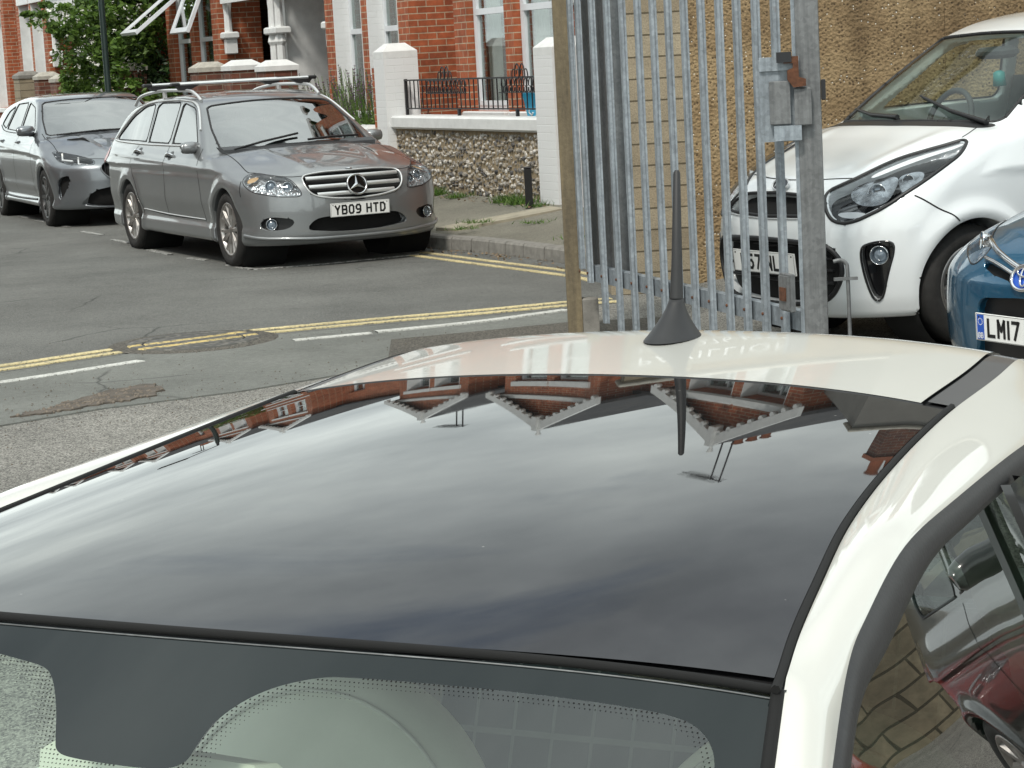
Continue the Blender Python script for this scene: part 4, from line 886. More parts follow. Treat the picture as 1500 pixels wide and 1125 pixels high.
BMW = dict(wb=2.67, wr=.325, ra=.362, w=.90, hx=-1.18,
  T=[(-3.6,1.0),(-3.2,1.03),(-2,1.0),(-.8,.99),(-.40,1.0),(0,.95),(.4,.87),(.65,.79),(.8,.72),(.9,.62)],
  R=[(-3.7,.7),(-3.5,1.0),(-3.38,1.2),(-3.15,1.33),(-2.6,1.41),(-1.9,1.455),(-1.5,1.445),(-1.18,1.40),(-.8,1.23),(-.36,.99),(0,.8),(.3,.6)],
  F=[(.1,.74),(.2,.83),(.35,.87),(.5,.87),(.65,.855),(.75,.80),(.85,.7)],
  B=[(.15,-3.36),(.35,-3.46),(.6,-3.48),(.9,-3.45),(1.1,-3.4)],
  S=[(.15,.93),(.24,.985),(.32,.96),(.5,.985),(.7,1.0),(.85,.975),(1.0,.93),(1.2,.9)],
  W=[(-3.6,.82),(-3.0,.88),(-2.4,.89),(-1.2,.88),(0,.895),(.8,.87)],
  crown=[(-3.6,.05),(-.5,.05),(0,.09),(.5,.13),(.9,.12)], fa=.42, fp=3.0,
  wc=.915, tum=.48, zb=.96, sill=[(-4,.2),(.9,.2)], hollow=True, floor=.5, fire=-.4, kt=.08, kc=.06, kb=.03)
TOY = dict(wb=2.6, wr=.31, ra=.345, w=.88, hx=-1.15,
  T=[(-3.5,1.0),(-2,1.0),(-.8,1.0),(-.36,1.0),(0,.96),(.3,.90),(.55,.83),(.72,.76),(.86,.66)],
  R=[(-3.6,.7),(-3.4,1.05),(-3.2,1.3),(-2.9,1.4),(-2.2,1.46),(-1.6,1.47),(-1.15,1.41),(-.8,1.25),(-.32,1.0),(0,.8),(.3,.6)],
  F=[(.1,.70),(.2,.80),(.32,.86),(.45,.87),(.58,.86),(.68,.80),(.78,.70)],
  B=[(.15,-3.3),(.35,-3.4),(.6,-3.42),(.9,-3.4),(1.1,-3.3)],
  S=[(.15,.93),(.24,.985),(.4,.97),(.6,1.0),(.8,.985),(1.0,.93),(1.2,.9)],
  W=[(-3.5,.8),(-3.0,.86),(-.6,.87),(0,.88),(.8,.84)],
  crown=[(-3.5,.05),(-.5,.06),(0,.10),(.5,.15),(.9,.14)], fa=.34, fp=2.6,
  wc=.915, tum=.45, zb=.96, hollow=True, floor=.5, fire=-.4, kt=.08, kc=.07, kb=.03)
# ---------------------------------------------------------------- car kit: parts laid on the body surface
RR = [.05]
def chaikin(P, n=2, closed=True):
    P = [np.array(p, float) for p in P]; rr = RR[0]
    if closed and n:
        for it in range(n+1):
            out = []; k = len(P)
            for i in range(k):
                a, b_ = P[i], P[(i+1) % k]; t = min(.25, rr/max(1e-9, np.linalg.norm(b_-a))); out += [a*(1-t)+b_*t, a*t+b_*(1-t)]
            P = out; rr *= .45
        return P
    for _ in range(n):
        out = []; k = len(P)
        if not closed: out.append(P[0])
        for i in range(k if closed else k-1):
            a, b_ = P[i], P[(i+1) % k]; out += [a*.8+b_*.2, a*.2+b_*.8]
        if not closed: out.append(P[-1])
        P = out
    return P
def plane_fit(P, out):
    P = np.array(P, float); c = P.mean(0); u, s_, vt = np.linalg.svd(P-c); n = vt[2]
    if n.dot(out) < 0: n = -n
    a = vt[0]; b_ = np.cross(n, a); return c, a, b_, n
class Car:
    def __init__(s, P, label, loc, yaw, paintm, pitch=0, group=None, h=.022):
        s.B = Body(P); s.P = P; s.h = h; s.paint = paintm
        s.e = empty('parked_car', loc, (0, pitch, yaw), label=label, cat='car', group=group or 'parked cars')
    def outv(s, P):
        c = np.array(P, float).mean(0); g = s.B.nrm(c[None])[0]; return g
    def sides(s, P, both):
        P = [np.array(p, float) for p in P]
        return [P, [p*np.array([1, -1, 1]) for p in P][::-1]] if both else [P]
    def cut(s, P, depth=.10, both=True, rnd=2, up=.25):
        P = chaikin(P, rnd) if rnd else [np.array(p, float) for p in P]
        c, a, b_, n = plane_fit(P, s.outv(P)); q = [((p-c).dot(a), (p-c).dot(b_)) for p in P]; sg = np.sign(c[1]) or 1
        orig = s.B.__class__.__call__
        s.B.cuts.append(('gen', (c, a, b_, n, q, depth, up, both, sg), 0, 0, 0))
    def patch(s, name, P, mat, off=.003, both=True, rnd=2, parent=None, step=.03, thick=0, up=.25):
        out = []
        for P1 in s.sides(P, both):
            Q = chaikin(P1, rnd) if rnd else P1
            c, a, b_, n = plane_fit(Q, s.outv(Q)); q = []
            for i in range(len(Q)):
                p0 = np.array([(Q[i]-c).dot(a), (Q[i]-c).dot(b_)]); p1 = np.array([(Q[(i+1) % len(Q)]-c).dot(a), (Q[(i+1) % len(Q)]-c).dot(b_)]); k = max(1, int(np.linalg.norm(p1-p0)/step))
                q += [p0+(p1-p0)*j/k for j in range(k)]
            q = np.array(q); lo, hi = q.min(0), q.max(0); gx, gy = np.meshgrid(np.arange(lo[0]+step/2, hi[0], step), np.arange(lo[1]+step/2, hi[1], step)); g = np.stack([gx.ravel(), gy.ravel()], 1)
            if len(g): g = g[poly_d(g[:, 0], g[:, 1], q) < -step*.35]
            al = [Vector(p) for p in q]+[Vector(p) for p in g]; nb = len(q)
            r = geometry.delaunay_2d_cdt(al, [(i, (i+1) % nb) for i in range(nb)], [], 1, 1e-5)
            v2 = np.array([tuple(v) for v in r[0]]); o = c+v2[:, :1]*a+v2[:, 1:2]*b_+n*up
            p, ok = s.B.hit(o, -n, 0, up+.45, 90)
            if not ok.all() and ok.any():
                for i in np.nonzero(~ok)[0]: j = np.nonzero(ok)[0][np.argmin(((v2[ok]-v2[i])**2).sum(1))]; p[i] = o[i]-n*((o[j]-p[j]).dot(n))
            nn = s.B.nrm(p); p = p+(nn*off if off > -.02 else n*off)
            F = [tuple(f) for f in r[2]]; t0 = F[0]; nf = np.cross(p[t0[1]]-p[t0[0]], p[t0[2]]-p[t0[0]])
            if nf.dot(n) < 0: F = [f[::-1] for f in F]
            o_ = mesh(name, p, F, mat, parent or s.e, True)
            if thick: md = o_.modifiers.new('solid', 'SOLIDIFY'); md.thickness = thick; md.offset = 1
            out.append(o_)
        return out
    def onto(s, P):
        P = np.array(P, float); e = .002
        for _ in range(8):
            x, y, z = P.T; f = s.B.full(x, y, z); g = np.stack([s.B.full(x+e, y, z)-s.B.full(x-e, y, z), s.B.full(x, y+e, z)-s.B.full(x, y-e, z), s.B.full(x, y, z+e)-s.B.full(x, y, z-e)], 1)/(2*e); P = P-(f/np.maximum((g**2).sum(1), .2))[:, None]*g
        return P
    def path(s, P, n=8): return s.onto([tuple(v) for v in spline([tuple(p) for p in P], n)])
    def tube(s, name, P, r, mat, both=True, off=0., closed=False, rnd=0, n=6, parent=None, ns=8):
        for P1 in s.sides(P, both):
            if rnd: P1 = chaikin(P1, rnd, closed)
            if closed: P1 = list(P1)+[P1[0], P1[1]]
            Q = s.path(P1, ns if not rnd else 2); Q = Q+s.B.nrm(Q)*off; b = MB(); b.tube(Q, r, n); o = b.build(name, mat, parent or s.e)
        return o
    def line(s, name, P, w, mat, both=True, off=.0015, ns=8, parent=None, mb=None):
        bb = mb or MB()
        for P1 in s.sides(P, both):
            Q = s.path(P1, ns); N = s.B.nrm(Q); V = []
            for i in range(len(Q)):
                t = Q[min(i+1, len(Q)-1)]-Q[max(i-1, 0)]; b_ = np.cross(N[i], t); b_ /= max(1e-9, np.linalg.norm(b_)); V += [Q[i]+N[i]*off+b_*w/2, Q[i]+N[i]*off-b_*w/2]
            bb.add(V, [(2*i, 2*i+1, 2*i+3, 2*i+2) for i in range(len(Q)-1)])
        return bb if mb else bb.build(name, mat, parent or s.e)
    def body(s, x0, x1, z1, liner=True):
        V, F = surface_net(s.B, x0, x1, s.P['w']+.08, .1, z1, s.h); s.bo = mesh('body', snap_edges(s.B, V, s.h), F, s.paint, s.e, True); s.bo.data.shade_smooth() if hasattr(s.bo.data, 'shade_smooth') else None
        V = np.array([tuple(v.co) for v in s.bo.data.vertices])
        # normals from the surface itself keep the paint smooth
        N = np.zeros((len(V), 3)); x, y, z = np.array(V).T; e = .004; Bf = s.B
        N = np.stack([Bf(x+e, y, z)-Bf(x-e, y, z), Bf(x, y+e, z)-Bf(x, y-e, z), Bf(x, y, z+e)-Bf(x, y, z-e)], 1); N /= np.maximum(1e-9, np.linalg.norm(N, axis=1))[:, None]; i = np.abs(Bf.full(x, y, z)) < .0025; N[i] = Bf.nrm(V[i])
        s.bo.data.normals_split_custom_set_from_vertices([tuple(v) for v in N])
        b = MB()
        for wx in (0, -s.P['wb']):
            for sg in (-1, 1): y0, y1 = sorted((sg*.46, sg*(s.P['w']-.05))); b.lathe([(s.P['ra']+.012, y0), (s.P['ra']+.012, y1)], 36, 'y', (wx, 0, s.P['wr'])); b.lathe([(0, sg*.47), (s.P['ra']+.012, sg*.47)], 36, 'y', (wx, 0, s.P['wr']))
        b.box(-s.P['wb']-.3, .3, -.6, .6, .16, .19); b.build('arch_liner', M['void'], s.e)
    def wheel(s, wx, sg, spokes=5, double=True, rimr=.225, mat='alloy', y=None, steer=0, w=.205):
        r = s.P['wr']; yo = y or s.P['w']-.018; b = MB(); c = (0, 0, 0); q = sg
        we = MB(); pr = [(rimr-.005, -.015), (rimr+.02, 0), (r-.045, .004), (r-.012, -.012), (r, -.035), (r, -w+.035), (r-.012, -w+.01), (rimr, -w)]
        we.lathe([(a, q*h) for a, h in pr], 48, 'y')
        for k in range(60):                          # tread blocks
            a = 2*math.pi*k/60
            for j, (h0, h1) in enumerate(((-.045, -.095), (-.11, -.16))): pass
        T_ = Matrix.Translation((wx, sg*yo, r)) @ Matrix.Rotation(steer, 4, 'Z'); we.xf(T_); ty = we.build('tyre', M['tyre'], s.e)
        b.lathe([(rimr, -q*.012), (rimr-.008, q*-.006), (rimr-.02, -q*.012), (rimr-.022, -q*.05), (rimr-.045, -q*.14)], 48, 'y')
        for k in range(spokes):
            for dd in ((-.13, .13) if double else (0,)):
                a = 2*math.pi*(k+.5)/spokes+.3; a1 = a+dd; a2 = a+dd*1.6; w1, w2 = (.016, .014) if double else (.034, .028)
                V = []
                for (rr, aa, ww, yy) in ((.03, a1*.5+a*.5, w1, -.028), (rimr*.55, a1, w2, -.020), (rimr-.012, a2, w2*1.1, -.012)):
                    ca, sa = math.cos(aa), math.sin(aa)
                    for (u, v) in ((-ww, -.02), (-ww*.6, 0), (ww*.6, 0), (ww, -.02)): V.append((ca*rr-sa*u, q*(yy+v), sa*rr+ca*u))
                b.add(V, [(i*4+j, i*4+j+1, i*4+j+5, i*4+j+4) for i in range(2) for j in range(3)])
        b.lathe([(0, -q*.016), (.028, -q*.018), (.034, -q*.028), (.06, -q*.04), (.06, -q*.08)], 20, 'y'); b.xf(T_); b.build('rim', M[mat], ty)
        b = MB(); b.lathe([(.0, -q*.085), (.15, -q*.085), (.15, -q*.11)], 32, 'y'); b.xf(T_); b.build('brake_disc', M['disc'], ty)
        b = MB(); b.lathe([(.0, -q*.145), (rimr-.02, -q*.145)], 32, 'y'); b.xf(T_); b.build('wheel_back', M['void'], ty)
    def wheels(s, **k):
        for wx in (0, -s.P['wb']):
            for sg in (-1, 1): s.wheel(wx, sg, **k)
    def mirror(s, p, sc=1., mat=None, both=True):
        for sg in ((1, -1) if both else (1,)):
            b = MB(); pr = [(0, .0), (.09, .02), (.115, .05), (.10, .085), (.02, .105), (-.03, .09), (-.035, .02)]
            V = []; F = []; n = 20; rings = []
            for (f, w0, h0) in ((-.5, .35, .55), (-.42, .75, .85), (-.1, 1., 1.), (.2, .95, .97), (.42, .7, .85), (.5, .3, .5)):
                ring = [(p[0]+.075*w0*math.cos(2*math.pi*j/n)*sc+.015, sg*(p[1]+.20*f*sc+.09), p[2]+.062*h0*math.copysign(abs(math.sin(2*math.pi*j/n))**.8, math.sin(2*math.pi*j/n))*sc) for j in range(n)]; V += ring
            for i in range(5):
                for j in range(n): F.append((i*n+j, i*n+(j+1) % n, (i+1)*n+(j+1) % n, (i+1)*n+j))
            F += [tuple(range(n)), tuple(range(5*n, 6*n))[::-1]]; b.add(V, F, True); mo = b.build('wing_mirror', mat or s.paint, s.e)
            b = MB(); b.tube([(p[0]-.01, sg*(p[1]-.06), p[2]-.055), (p[0], sg*(p[1]+.05), p[2]-.05)], .018, 8); b.build('mirror_arm', M['black'], mo)
            b = MB(); b.box(p[0]-.064*sc, p[0]-.060*sc, min(sg*(p[1]+.01), sg*(p[1]+.17*sc)), max(sg*(p[1]+.01), sg*(p[1]+.17*sc)), p[2]-.045*sc, p[2]+.045*sc); b.build('mirror_glass', M['chrome'], mo)
    def interior(s, x_seat=-1.35, z=.62, light=False, yb=.36):
        m_ = M['seatlight'] if light else M['seat']
        for dx in (0, -.85):
            for sg in (-1, 1):
                b = MB(); b.box(x_seat+dx-.05, x_seat+dx+.45, sg*yb-.24, sg*yb+.24, z-.2, z-.02, ch=.04)
                pr = [(x_seat+dx+.02, z-.05), (x_seat+dx-.10, z-.05), (x_seat+dx-.27, z+.48), (x_seat+dx-.17, z+.50)]; b.prism(pr, sg*yb-.22, sg*yb+.22, 'y'); b.box(x_seat+dx-.30, x_seat+dx-.20, sg*yb-.13, sg*yb+.13, z+.54, z+.72, ch=.03); b.build('seat', m_, s.e)
        b = MB(); fx = s.P['fire']; pr = [(fx-.02, .96), (fx-.10, .985), (fx-.30, .97), (fx-.42, .90), (fx-.40, .6), (fx-.02, .6)]; w_ = s.P['wc']*s.P['w']-.12; b.prism(pr, -w_, w_, 'y'); b.build('dashboard', M['trim'], s.e)
        b = MB(); ang = [2*math.pi*i/28 for i in range(29)]; cx, cz = fx-.56, .97; b.tube([(cx-.07*math.sin(a), -yb+.17*math.cos(a), cz+.165*math.sin(a)) for a in ang], .016, 8, False)
        b.tube([(cx+.2, -yb, cz-.1), (cx, -yb, cz)], .04, 8); b.tube([(cx-.0, -yb-.16, cz), (cx, -yb+.16, cz)], .016, 6); b.build('steering_wheel', M['trim'], s.e)
    def plate(s, txt, x, z, y=0, tilt=0, gb=False, dx=0.):
        e = empty('number_plate', (x, y, z)); e.parent = s.e; e.rotation_euler = (0, tilt, 0)
        b = MB(); b.box(-.004, .004, -.26, .26, -.0555, .0555, ch=.0015); pl_ = b.build('plate_panel', M['plate'], e)
        b = MB(); 
        for (a, c_, d_, f_) in ((-.255, .255, .0505, .0525), (-.255, .255, -.0525, -.0505), (-.255, -.253, -.052, .052), (.253, .255, -.052, .052)): b.box(.0042, .0048, a, c_, d_, f_)
        for yy in (-.235, .235): b.lathe([(0, .0065), (.005, .006), (.006, .004)], 8, 'x', (0, yy, .035))
        x0 = -.5*sum(GW.get(c_, .050)+.011 for c_ in txt)+.005+(.018 if gb else 0)
        if gb: g = MB(); g.box(.0042, .0052, -.25, -.208, -.05, .05); g.build('country_band', M['blue'], e); glyphs(b, 'GB', -.246, -.043, .017, .026, .0055, .004); ring = [(.0056, -.229+.013*math.cos(a), .022+.013*math.sin(a)) for a in [2*math.pi*i/12 for i in range(12)]]
        wb = MB()
        if gb:
            glyphs(wb, 'GB', -.246, -.046, .015, .024, .004, .0056)
            for p in ring: wb.box(.0054, .0060, p[1]-.0018, p[1]+.0018, p[2]-.0018, p[2]+.0018)
            wb.build('country_marks', M['plate'], e)
        b = MB(); b2 = MB(); glyphs(b2, txt, x0, -.0395, None, .079, .014, .0048)
        for (a, c_, d_, f_) in ((-.257, .257, .0515, .0528), (-.257, .257, -.0528, -.0515), (-.257, -.2555, -.052, .052), (.2555, .257, -.052, .052)): b2.box(.0042, .0048, a, c_, d_, f_)
        for yy in (-.238, .238): b2.lathe([(0, .0065), (.004, .006), (.005, .004)], 8, 'x', (0, yy, .040))
        b2.build('lettering', M['ink'], e); return e
GW = {'1': .014, ' ': .022, 'I': .014}
GL_ = {'Y': [[(0, 1), (.5, .5), (1, 1)], [(.5, .5), (.5, 0)]], 'B': [[(0, 0), (0, 1), (.75, 1), (.95, .88), (.95, .62), (.75, .52), (0, .52)], [(.75, .52), (1, .40), (1, .12), (.78, 0), (0, 0)]],
    '0': [[(.25, 0), (0, .2), (0, .8), (.25, 1), (.75, 1), (1, .8), (1, .2), (.75, 0), (.25, 0)]], '9': [[(.08, 0), (.7, 0), (1, .25), (1, .8), (.75, 1), (.25, 1), (0, .8), (0, .6), (.25, .42), (1, .42)]],
    'H': [[(0, 0), (0, 1)], [(1, 0), (1, 1)], [(0, .5), (1, .5)]], 'T': [[(0, 1), (1, 1)], [(.5, 1), (.5, 0)]], 'D': [[(0, 0), (0, 1), (.65, 1), (1, .75), (1, .25), (.65, 0), (0, 0)]],
    'L': [[(0, 1), (0, 0), (1, 0)]], '6': [[(.92, 1), (.3, 1), (0, .75), (0, .2), (.25, 0), (.75, 0), (1, .2), (1, .4), (.75, .58), (0, .58)]], '7': [[(0, 1), (1, 1), (.35, 0)]],
    'N': [[(0, 0), (0, 1), (1, 0), (1, 1)]], 'E': [[(1, 0), (0, 0), (0, 1), (1, 1)], [(0, .5), (.85, .5)]], 'M': [[(0, 0), (0, 1), (.5, .4), (1, 1), (1, 0)]], '1': [[(.5, 0), (.5, 1)]],
    'G': [[(1, .8), (.75, 1), (.25, 1), (0, .8), (0, .2), (.25, 0), (.75, 0), (1, .2), (1, .5), (.6, .5)]], 'K': [[(0, 0), (0, 1)], [(1, 1), (0, .4)], [(.3, .6), (1, 0)]], 'I': [[(.5, 0), (.5, 1)]], 'A': [[(0, 0), (.5, 1), (1, 0)]],
    'O': [[(.25, 0), (0, .2), (0, .8), (.25, 1), (.75, 1), (1, .8), (1, .2), (.75, 0), (.25, 0)]], ' ': []}
def glyphs(b, txt, y, z, w, h, st, x):
    for ch in txt:
        cw = GW.get(ch, .050) if w is None else w; iw = max(0, cw-st); i = st/2
        for pl_ in GL_[ch]:
            P = [(y+i+p[0]*iw if iw > 0 else y+cw/2, z+i+p[1]*(h-st)) for p in pl_]
            for k in range(len(P)-1):
                a, c_ = np.array(P[k]), np.array(P[k+1]); d = (c_-a)/max(1e-9, np.linalg.norm(c_-a)); n = np.array([-d[1], d[0]])*st/2; a_, c__ = a-d*st*.42, c_+d*st*.42
                q = [a_+n, a_-n, c__-n, c__+n]; b.add([(x, *v) for v in q]+[(x+.0008, *v) for v in q], [(4, 5, 6, 7)[::-1], (4, 5, 6, 7), (0, 1, 5, 4), (1, 2, 6, 5), (2, 3, 7, 6), (3, 0, 4, 7)])
        y += cw+.011*(1 if w is None else .25)
def lamp(c, name, P, rnd=2, depth=.10, inner='reflector', glassm='lens', both=True, surround='black', r=.004):
    k_ = .97; cc_ = np.mean(np.array(P), 0); c.cut([tuple(cc_+(np.array(p)-cc_)*k_) for p in P], depth, both, rnd)
    def later():
        cov = c.patch(name, P, M[glassm], .002, both, rnd); 
        bk = c.patch('lamp_housing', P, M[inner], -depth+.02, both, rnd)
        for a, b_ in zip(cov, bk): b_.parent = a
        c.tube(name+'_seal', P, r, M[surround], both, -.001, True, rnd); return cov
    return later
def pod(c, name, p, d, r, lens=True, par=None, mat='chrome', both=True, l=.06):
    for sg in ((1, -1) if both else (1,)):
        b = MB(); b.lathe([(r*.45, -l), (r*.8, -l*.45), (r, 0), (r*1.06, .004), (r*1.1, -.004)], 24, 'x'); 
        Mx = Matrix.Translation((p[0], sg*p[1], p[2])) @ Vector((d[0], sg*d[1], d[2])).to_track_quat('X', 'Z').to_matrix().to_4x4(); b.xf(Mx); o = b.build(name, M[mat], par or c.e)
        b = MB(); b.lathe([(0, -.005), (r*.5, -.010), (r*.78, -.022), (r*.8, -.03)], 20, 'x'); b.xf(Mx); b.build('projector_lens', M['projector'], o)
M['projector'] = plain('projector_glass', (.16, .20, .24), .05, coat=1, var=.3)
def _cutfns(s):
    out = [lambda x, y, z, wx=wx: np.maximum(np.hypot(x-wx, z-s.P['wr'])-s.P['ra'], .45-np.abs(y)) for wx in (0, -s.P['wb'])]
    for q in s.cuts:
        c, a, b_, n, poly, depth, up, both, sg = q[1]
        def fn(x, y, z, c=c, a=a, b_=b_, n=n, poly=poly, depth=depth, up=up, both=both, sg=sg):
            yy = np.abs(y)*sg if both else y; X_, Y_, Z_ = x-c[0], yy-c[1], z-c[2]; w = X_*n[0]+Y_*n[1]+Z_*n[2]
            return np.maximum(poly_d(X_*a[0]+Y_*a[1]+Z_*a[2], X_*b_[0]+Y_*b_[1]+Z_*b_[2], poly), np.maximum(-depth-w, w-up))
        out.append(fn)
    return out
Body.cutfns = _cutfns
_oc = Body.__call__
def _call(s, x, y, z):
    cuts = s.cuts; s.cuts = [q for q in cuts if q[0] != 'gen']; f = _oc(s, x, y, z); s.cuts = cuts
    for q in cuts:
        if q[0] != 'gen': continue
        c, a, b_, n, poly, depth, up, both, sg = q[1]; yy = np.abs(y)*sg if both else y
        w = (x-c[0])*n[0]+(yy-c[1])*n[1]+(z-c[2])*n[2]; near = (w > -depth-.1) & (w < up+.1)
        g = np.full(x.shape, 1.); i = np.nonzero(near)[0]
        if len(i):
            X_, Y_, Z_ = x[i]-c[0], yy[i]-c[1], z[i]-c[2]; u = X_*a[0]+Y_*a[1]+Z_*a[2]; v = X_*b_[0]+Y_*b_[1]+Z_*b_[2]
            g[i] = np.maximum(poly_d(u, v, poly), np.maximum(-depth-w[i], w[i]-up))
        f = np.maximum(f, -g)
    return f
Body.__call__ = _call
PA = dict(silver=paint('silver_grey_paint', (.225, .235, .24), .62, .40, .12), grey=paint('blue_grey_paint', (.20, .215, .23), .7, .33, .1), white=paint('white_car_paint', (.74, .77, .78), 0, .35, .04),
    blue=paint('blue_paint', (.012, .10, .19), .45, .3, .1), black=paint('black_paint', (.008, .009, .009), 0, .3, .1), red=paint('red_paint', (.36, .015, .012), 0, .35, .1))
def outline(P, x0, x1): pass
def common(c, dlo, pillars, ws, seams, glassm='glass_car', wsm='glass_front', rear=None, pw=.035, trim='black', dloglass=None):
    """windows: cut out, glazed and edged with rubber; door gaps as thin dark lines"""
    def later():
        for g in dlo:
            for o in c.patch('side_window', g, M[dloglass or glassm], -.004, True, 2): pass
            c.tube('window_seal', g, .007, M['rubber'], True, -.002, True, 2)
        c.patch('windscreen', ws, M[wsm], -.003, False, 2, up=.35)
        c.tube('windscreen_seal', ws, .010, M['rubber'], False, -.003, True, 2)
        if rear: c.patch('rear_window', rear, M[glassm], -.003, False, 2, up=.35); c.tube('rear_window_seal', rear, .01, M['rubber'], False, -.002, True, 2)
        b = MB()
        for sm in seams: c.line('x', sm, .0075, None, True, .0012, 10, mb=b)
        b.build('panel_gaps', M['void'], c.e)
    for g in dlo: c.cut(g, .14, True, 2)
    c.cut(ws, .30, False, 2, .4)
    if rear: c.cut(rear, .25, False, 2, .4)
    return later

MERC.update(crease=[(lambda x: .80-.030*x, .014, .022, -3.5, .25)], ridge=[(lambda x: .33+.10*np.clip(.7-x, 0, 1.3), .012, .05, -.35, .62)], kt=.055)
BMW.update(crease=[(lambda x: .79-.035*x, .014, .025, -3.2, .35), (.43, .012, .04, -2.6, -.3)], ridge=[(lambda x: .30+.16*np.clip(.7-x, 0, 1.3), .014, .06, -.35, .65)], kt=.06)
KIA.update(crease=[(lambda x: .80-.03*x, .010, .025, -2.7, -.1)], ridge=[(lambda x: .40+.12*np.clip(.4-x, 0, 1.), .012, .06, -.2, .40)], kt=.075)
TOY.update(crease=[(lambda x: .80-.03*x, .012, .025, -3.2, -.1)], ridge=[(lambda x: .12+.30*np.clip(.78-x, 0, 1.3), .016, .05, -.3, .74)], kt=.06)
# ---- silver estate car
RR[0] = .035
c = Car(MERC, 'silver grey estate car with roof bars and a three pointed star on its grille', (-1.52, 18.62, 0), R(-64), PA['silver'], h=.021)
c.B.cuts = []; BB = c.B
dlo = [[(-.86, .76, 1.0), (-1.30, .64, 1.315), (-1.68, .61, 1.36), (-1.58, .77, 1.0)], [(-1.66, .77, 1.0), (-1.77, .61, 1.365), (-2.36, .60, 1.355), (-2.44, .63, 1.30), (-2.30, .77, 1.005)], [(-2.36, .77, 1.01), (-2.50, .62, 1.315), (-2.54, .61, 1.35), (-2.82, .62, 1.325), (-3.12, .66, 1.235), (-3.40, .74, 1.05), (-3.36, .77, 1.03)]]
wsP = [(-.50, -.70, .99), (-.44, -.35, .98), (-.42, 0, .975), (-.44, .35, .98), (-.50, .70, .99), (-.85, .66, 1.16), (-1.20, .57, 1.335), (-1.17, .3, 1.352), (-1.16, 0, 1.358), (-1.17, -.3, 1.352), (-1.20, -.57, 1.335), (-.85, -.66, 1.16)]
rw = [(-3.76, -.55, 1.02), (-3.78, 0, 1.02), (-3.76, .55, 1.02), (-3.50, .50, 1.27), (-3.48, 0, 1.28), (-3.50, -.50, 1.27)]
seams = [[(-.70, .79, .97), (-.66, .86, .85), (-.60, .87, .6), (-.58, .86, .36)], [(-1.62, .79, .98), (-1.60, .88, .77), (-1.61, .87, .5), (-1.62, .86, .36)], [(-2.55, .79, .98), (-2.62, .87, .8), (-2.48, .87, .62), (-2.36, .86, .42), (-2.36, .86, .36)], [(-.62, .70, .975), (-.16, .70, .885), (.20, .735, .80), (.30, .70, .785), (.55, .58, .765), (.64, .44, .752), (.665, .2, .772), (.668, 0, .776)], [(.33, .84, .74), (.37, .85, .60)], [(-.58, .868, .37), (-1.6, .875, .37), (-2.36, .87, .40)]]
later = common(c, dlo, None, wsP, seams, rear=rw, dloglass='glass_car')
headP = [(.27, .765, .77), (.31, .69, .79), (.5, .62, .765), (.60, .535, .74), (.72, .47, .64), (.735, .465, .585), (.64, .65, .595), (.48, .80, .635), (.33, .82, .70)]
lampL = lamp(c, 'headlight', headP, 2, .09)
grP = [(.64, .43, .748), (.64, .25, .768), (.655, 0, .772), (.64, -.25, .768), (.64, -.43, .748), (.72, -.43, .655), (.765, -.37, .585), (.785, -.2, .555), (.79, 0, .545), (.785, .2, .555), (.765, .37, .585), (.72, .43, .655)]
c.cut(grP, .07, False, 1)
loP = [(.76, .46, .315), (.775, .38, .405), (.79, .2, .42), (.795, 0, .42), (.79, -.2, .42), (.775, -.38, .405), (.76, -.46, .315), (.79, -.2, .285), (.798, 0, .28), (.79, .2, .285)]
c.cut(loP, .09, False, 1)
fgP = [(.53, .785, .35), (.56, .755, .42), (.63, .68, .435), (.735, .53, .405), (.70, .57, .335), (.61, .70, .315)]
c.cut(fgP, .07, True, 1)
c.body(-3.95, .95, 1.52); later()
for o in lampL(): pass
c.patch('grille_mesh', grP, M['void'], -.055, False, 1); c.patch('lower_grille', loP, M['void'], -.07, False, 1); c.patch('fog_recess', fgP, M['black'], -.05, True, 1)
c.tube('grille_surround', grP, .008, M['silver'], False, .001, True, 1)
for z0, hw in ((.722, .405), (.655, .40), (.592, .34)):   # three broad silver bars
    b = MB(); V = []; n = 24
    for i in range(n+1):
        y = -hw+2*hw*i/n; p = c.B.hit([[1.4, y, z0]], [-1, 0, 0], 0, 1.2, 200)[0][0]
        V += [(p[0]-.020, y, z0-.017), (p[0]-.002, y, z0-.013), (p[0]+.002, y, z0+.004), (p[0]-.014, y, z0+.018)]
    b.add(V, [(4*i+j, 4*i+j+1, 4*i+j+5, 4*i+j+4) for i in range(n) for j in range(3)], True); b.build('grille_bar', M['silver'], c.e)
st = empty('star_emblem', (.782, 0, .655), (0, R(-20), 0)); st.parent = c.e
b = MB(); b.lathe([(0, -.006), (.082, -.004)], 32, 'x'); b.build('emblem_back', M['gloss_black'], st)
b = MB(); b.tube([(0.004, .083*math.cos(a), .083*math.sin(a)) for a in [2*math.pi*i/40 for i in range(41)]], .0085, 8, False); b.build('emblem_ring', M['chrome'], st)
b = MB()
for k in range(3):
    a = math.pi/2+k*2*math.pi/3; t = (.006, .080*math.cos(a), .080*math.sin(a)); l = (.004, .018*math.cos(a+1.05), .018*math.sin(a+1.05)); r_ = (.004, .018*math.cos(a-1.05), .018*math.sin(a-1.05)); b.add([t, l, (.018, 0, 0), r_, ], [(0, 1, 2), (0, 2, 3)])
b.build('emblem_star', M['chrome'], st)
b = MB(); b.lathe([(0, .004), (.022, .003), (.028, -.002)], 20, 'z', (.625, 0, .786)); b.build('bonnet_badge', M['chrome'], c.e)
pod(c, 'projector_ring', (.53, .655, .678), (.85, .35, .1), .044); pod(c, 'beam_ring', (.625, .545, .668), (.85, .3, .1), .038)
pod(c, 'fog_light', (.60, .695, .372), (.9, .35, 0), .042)
b = MB(); 
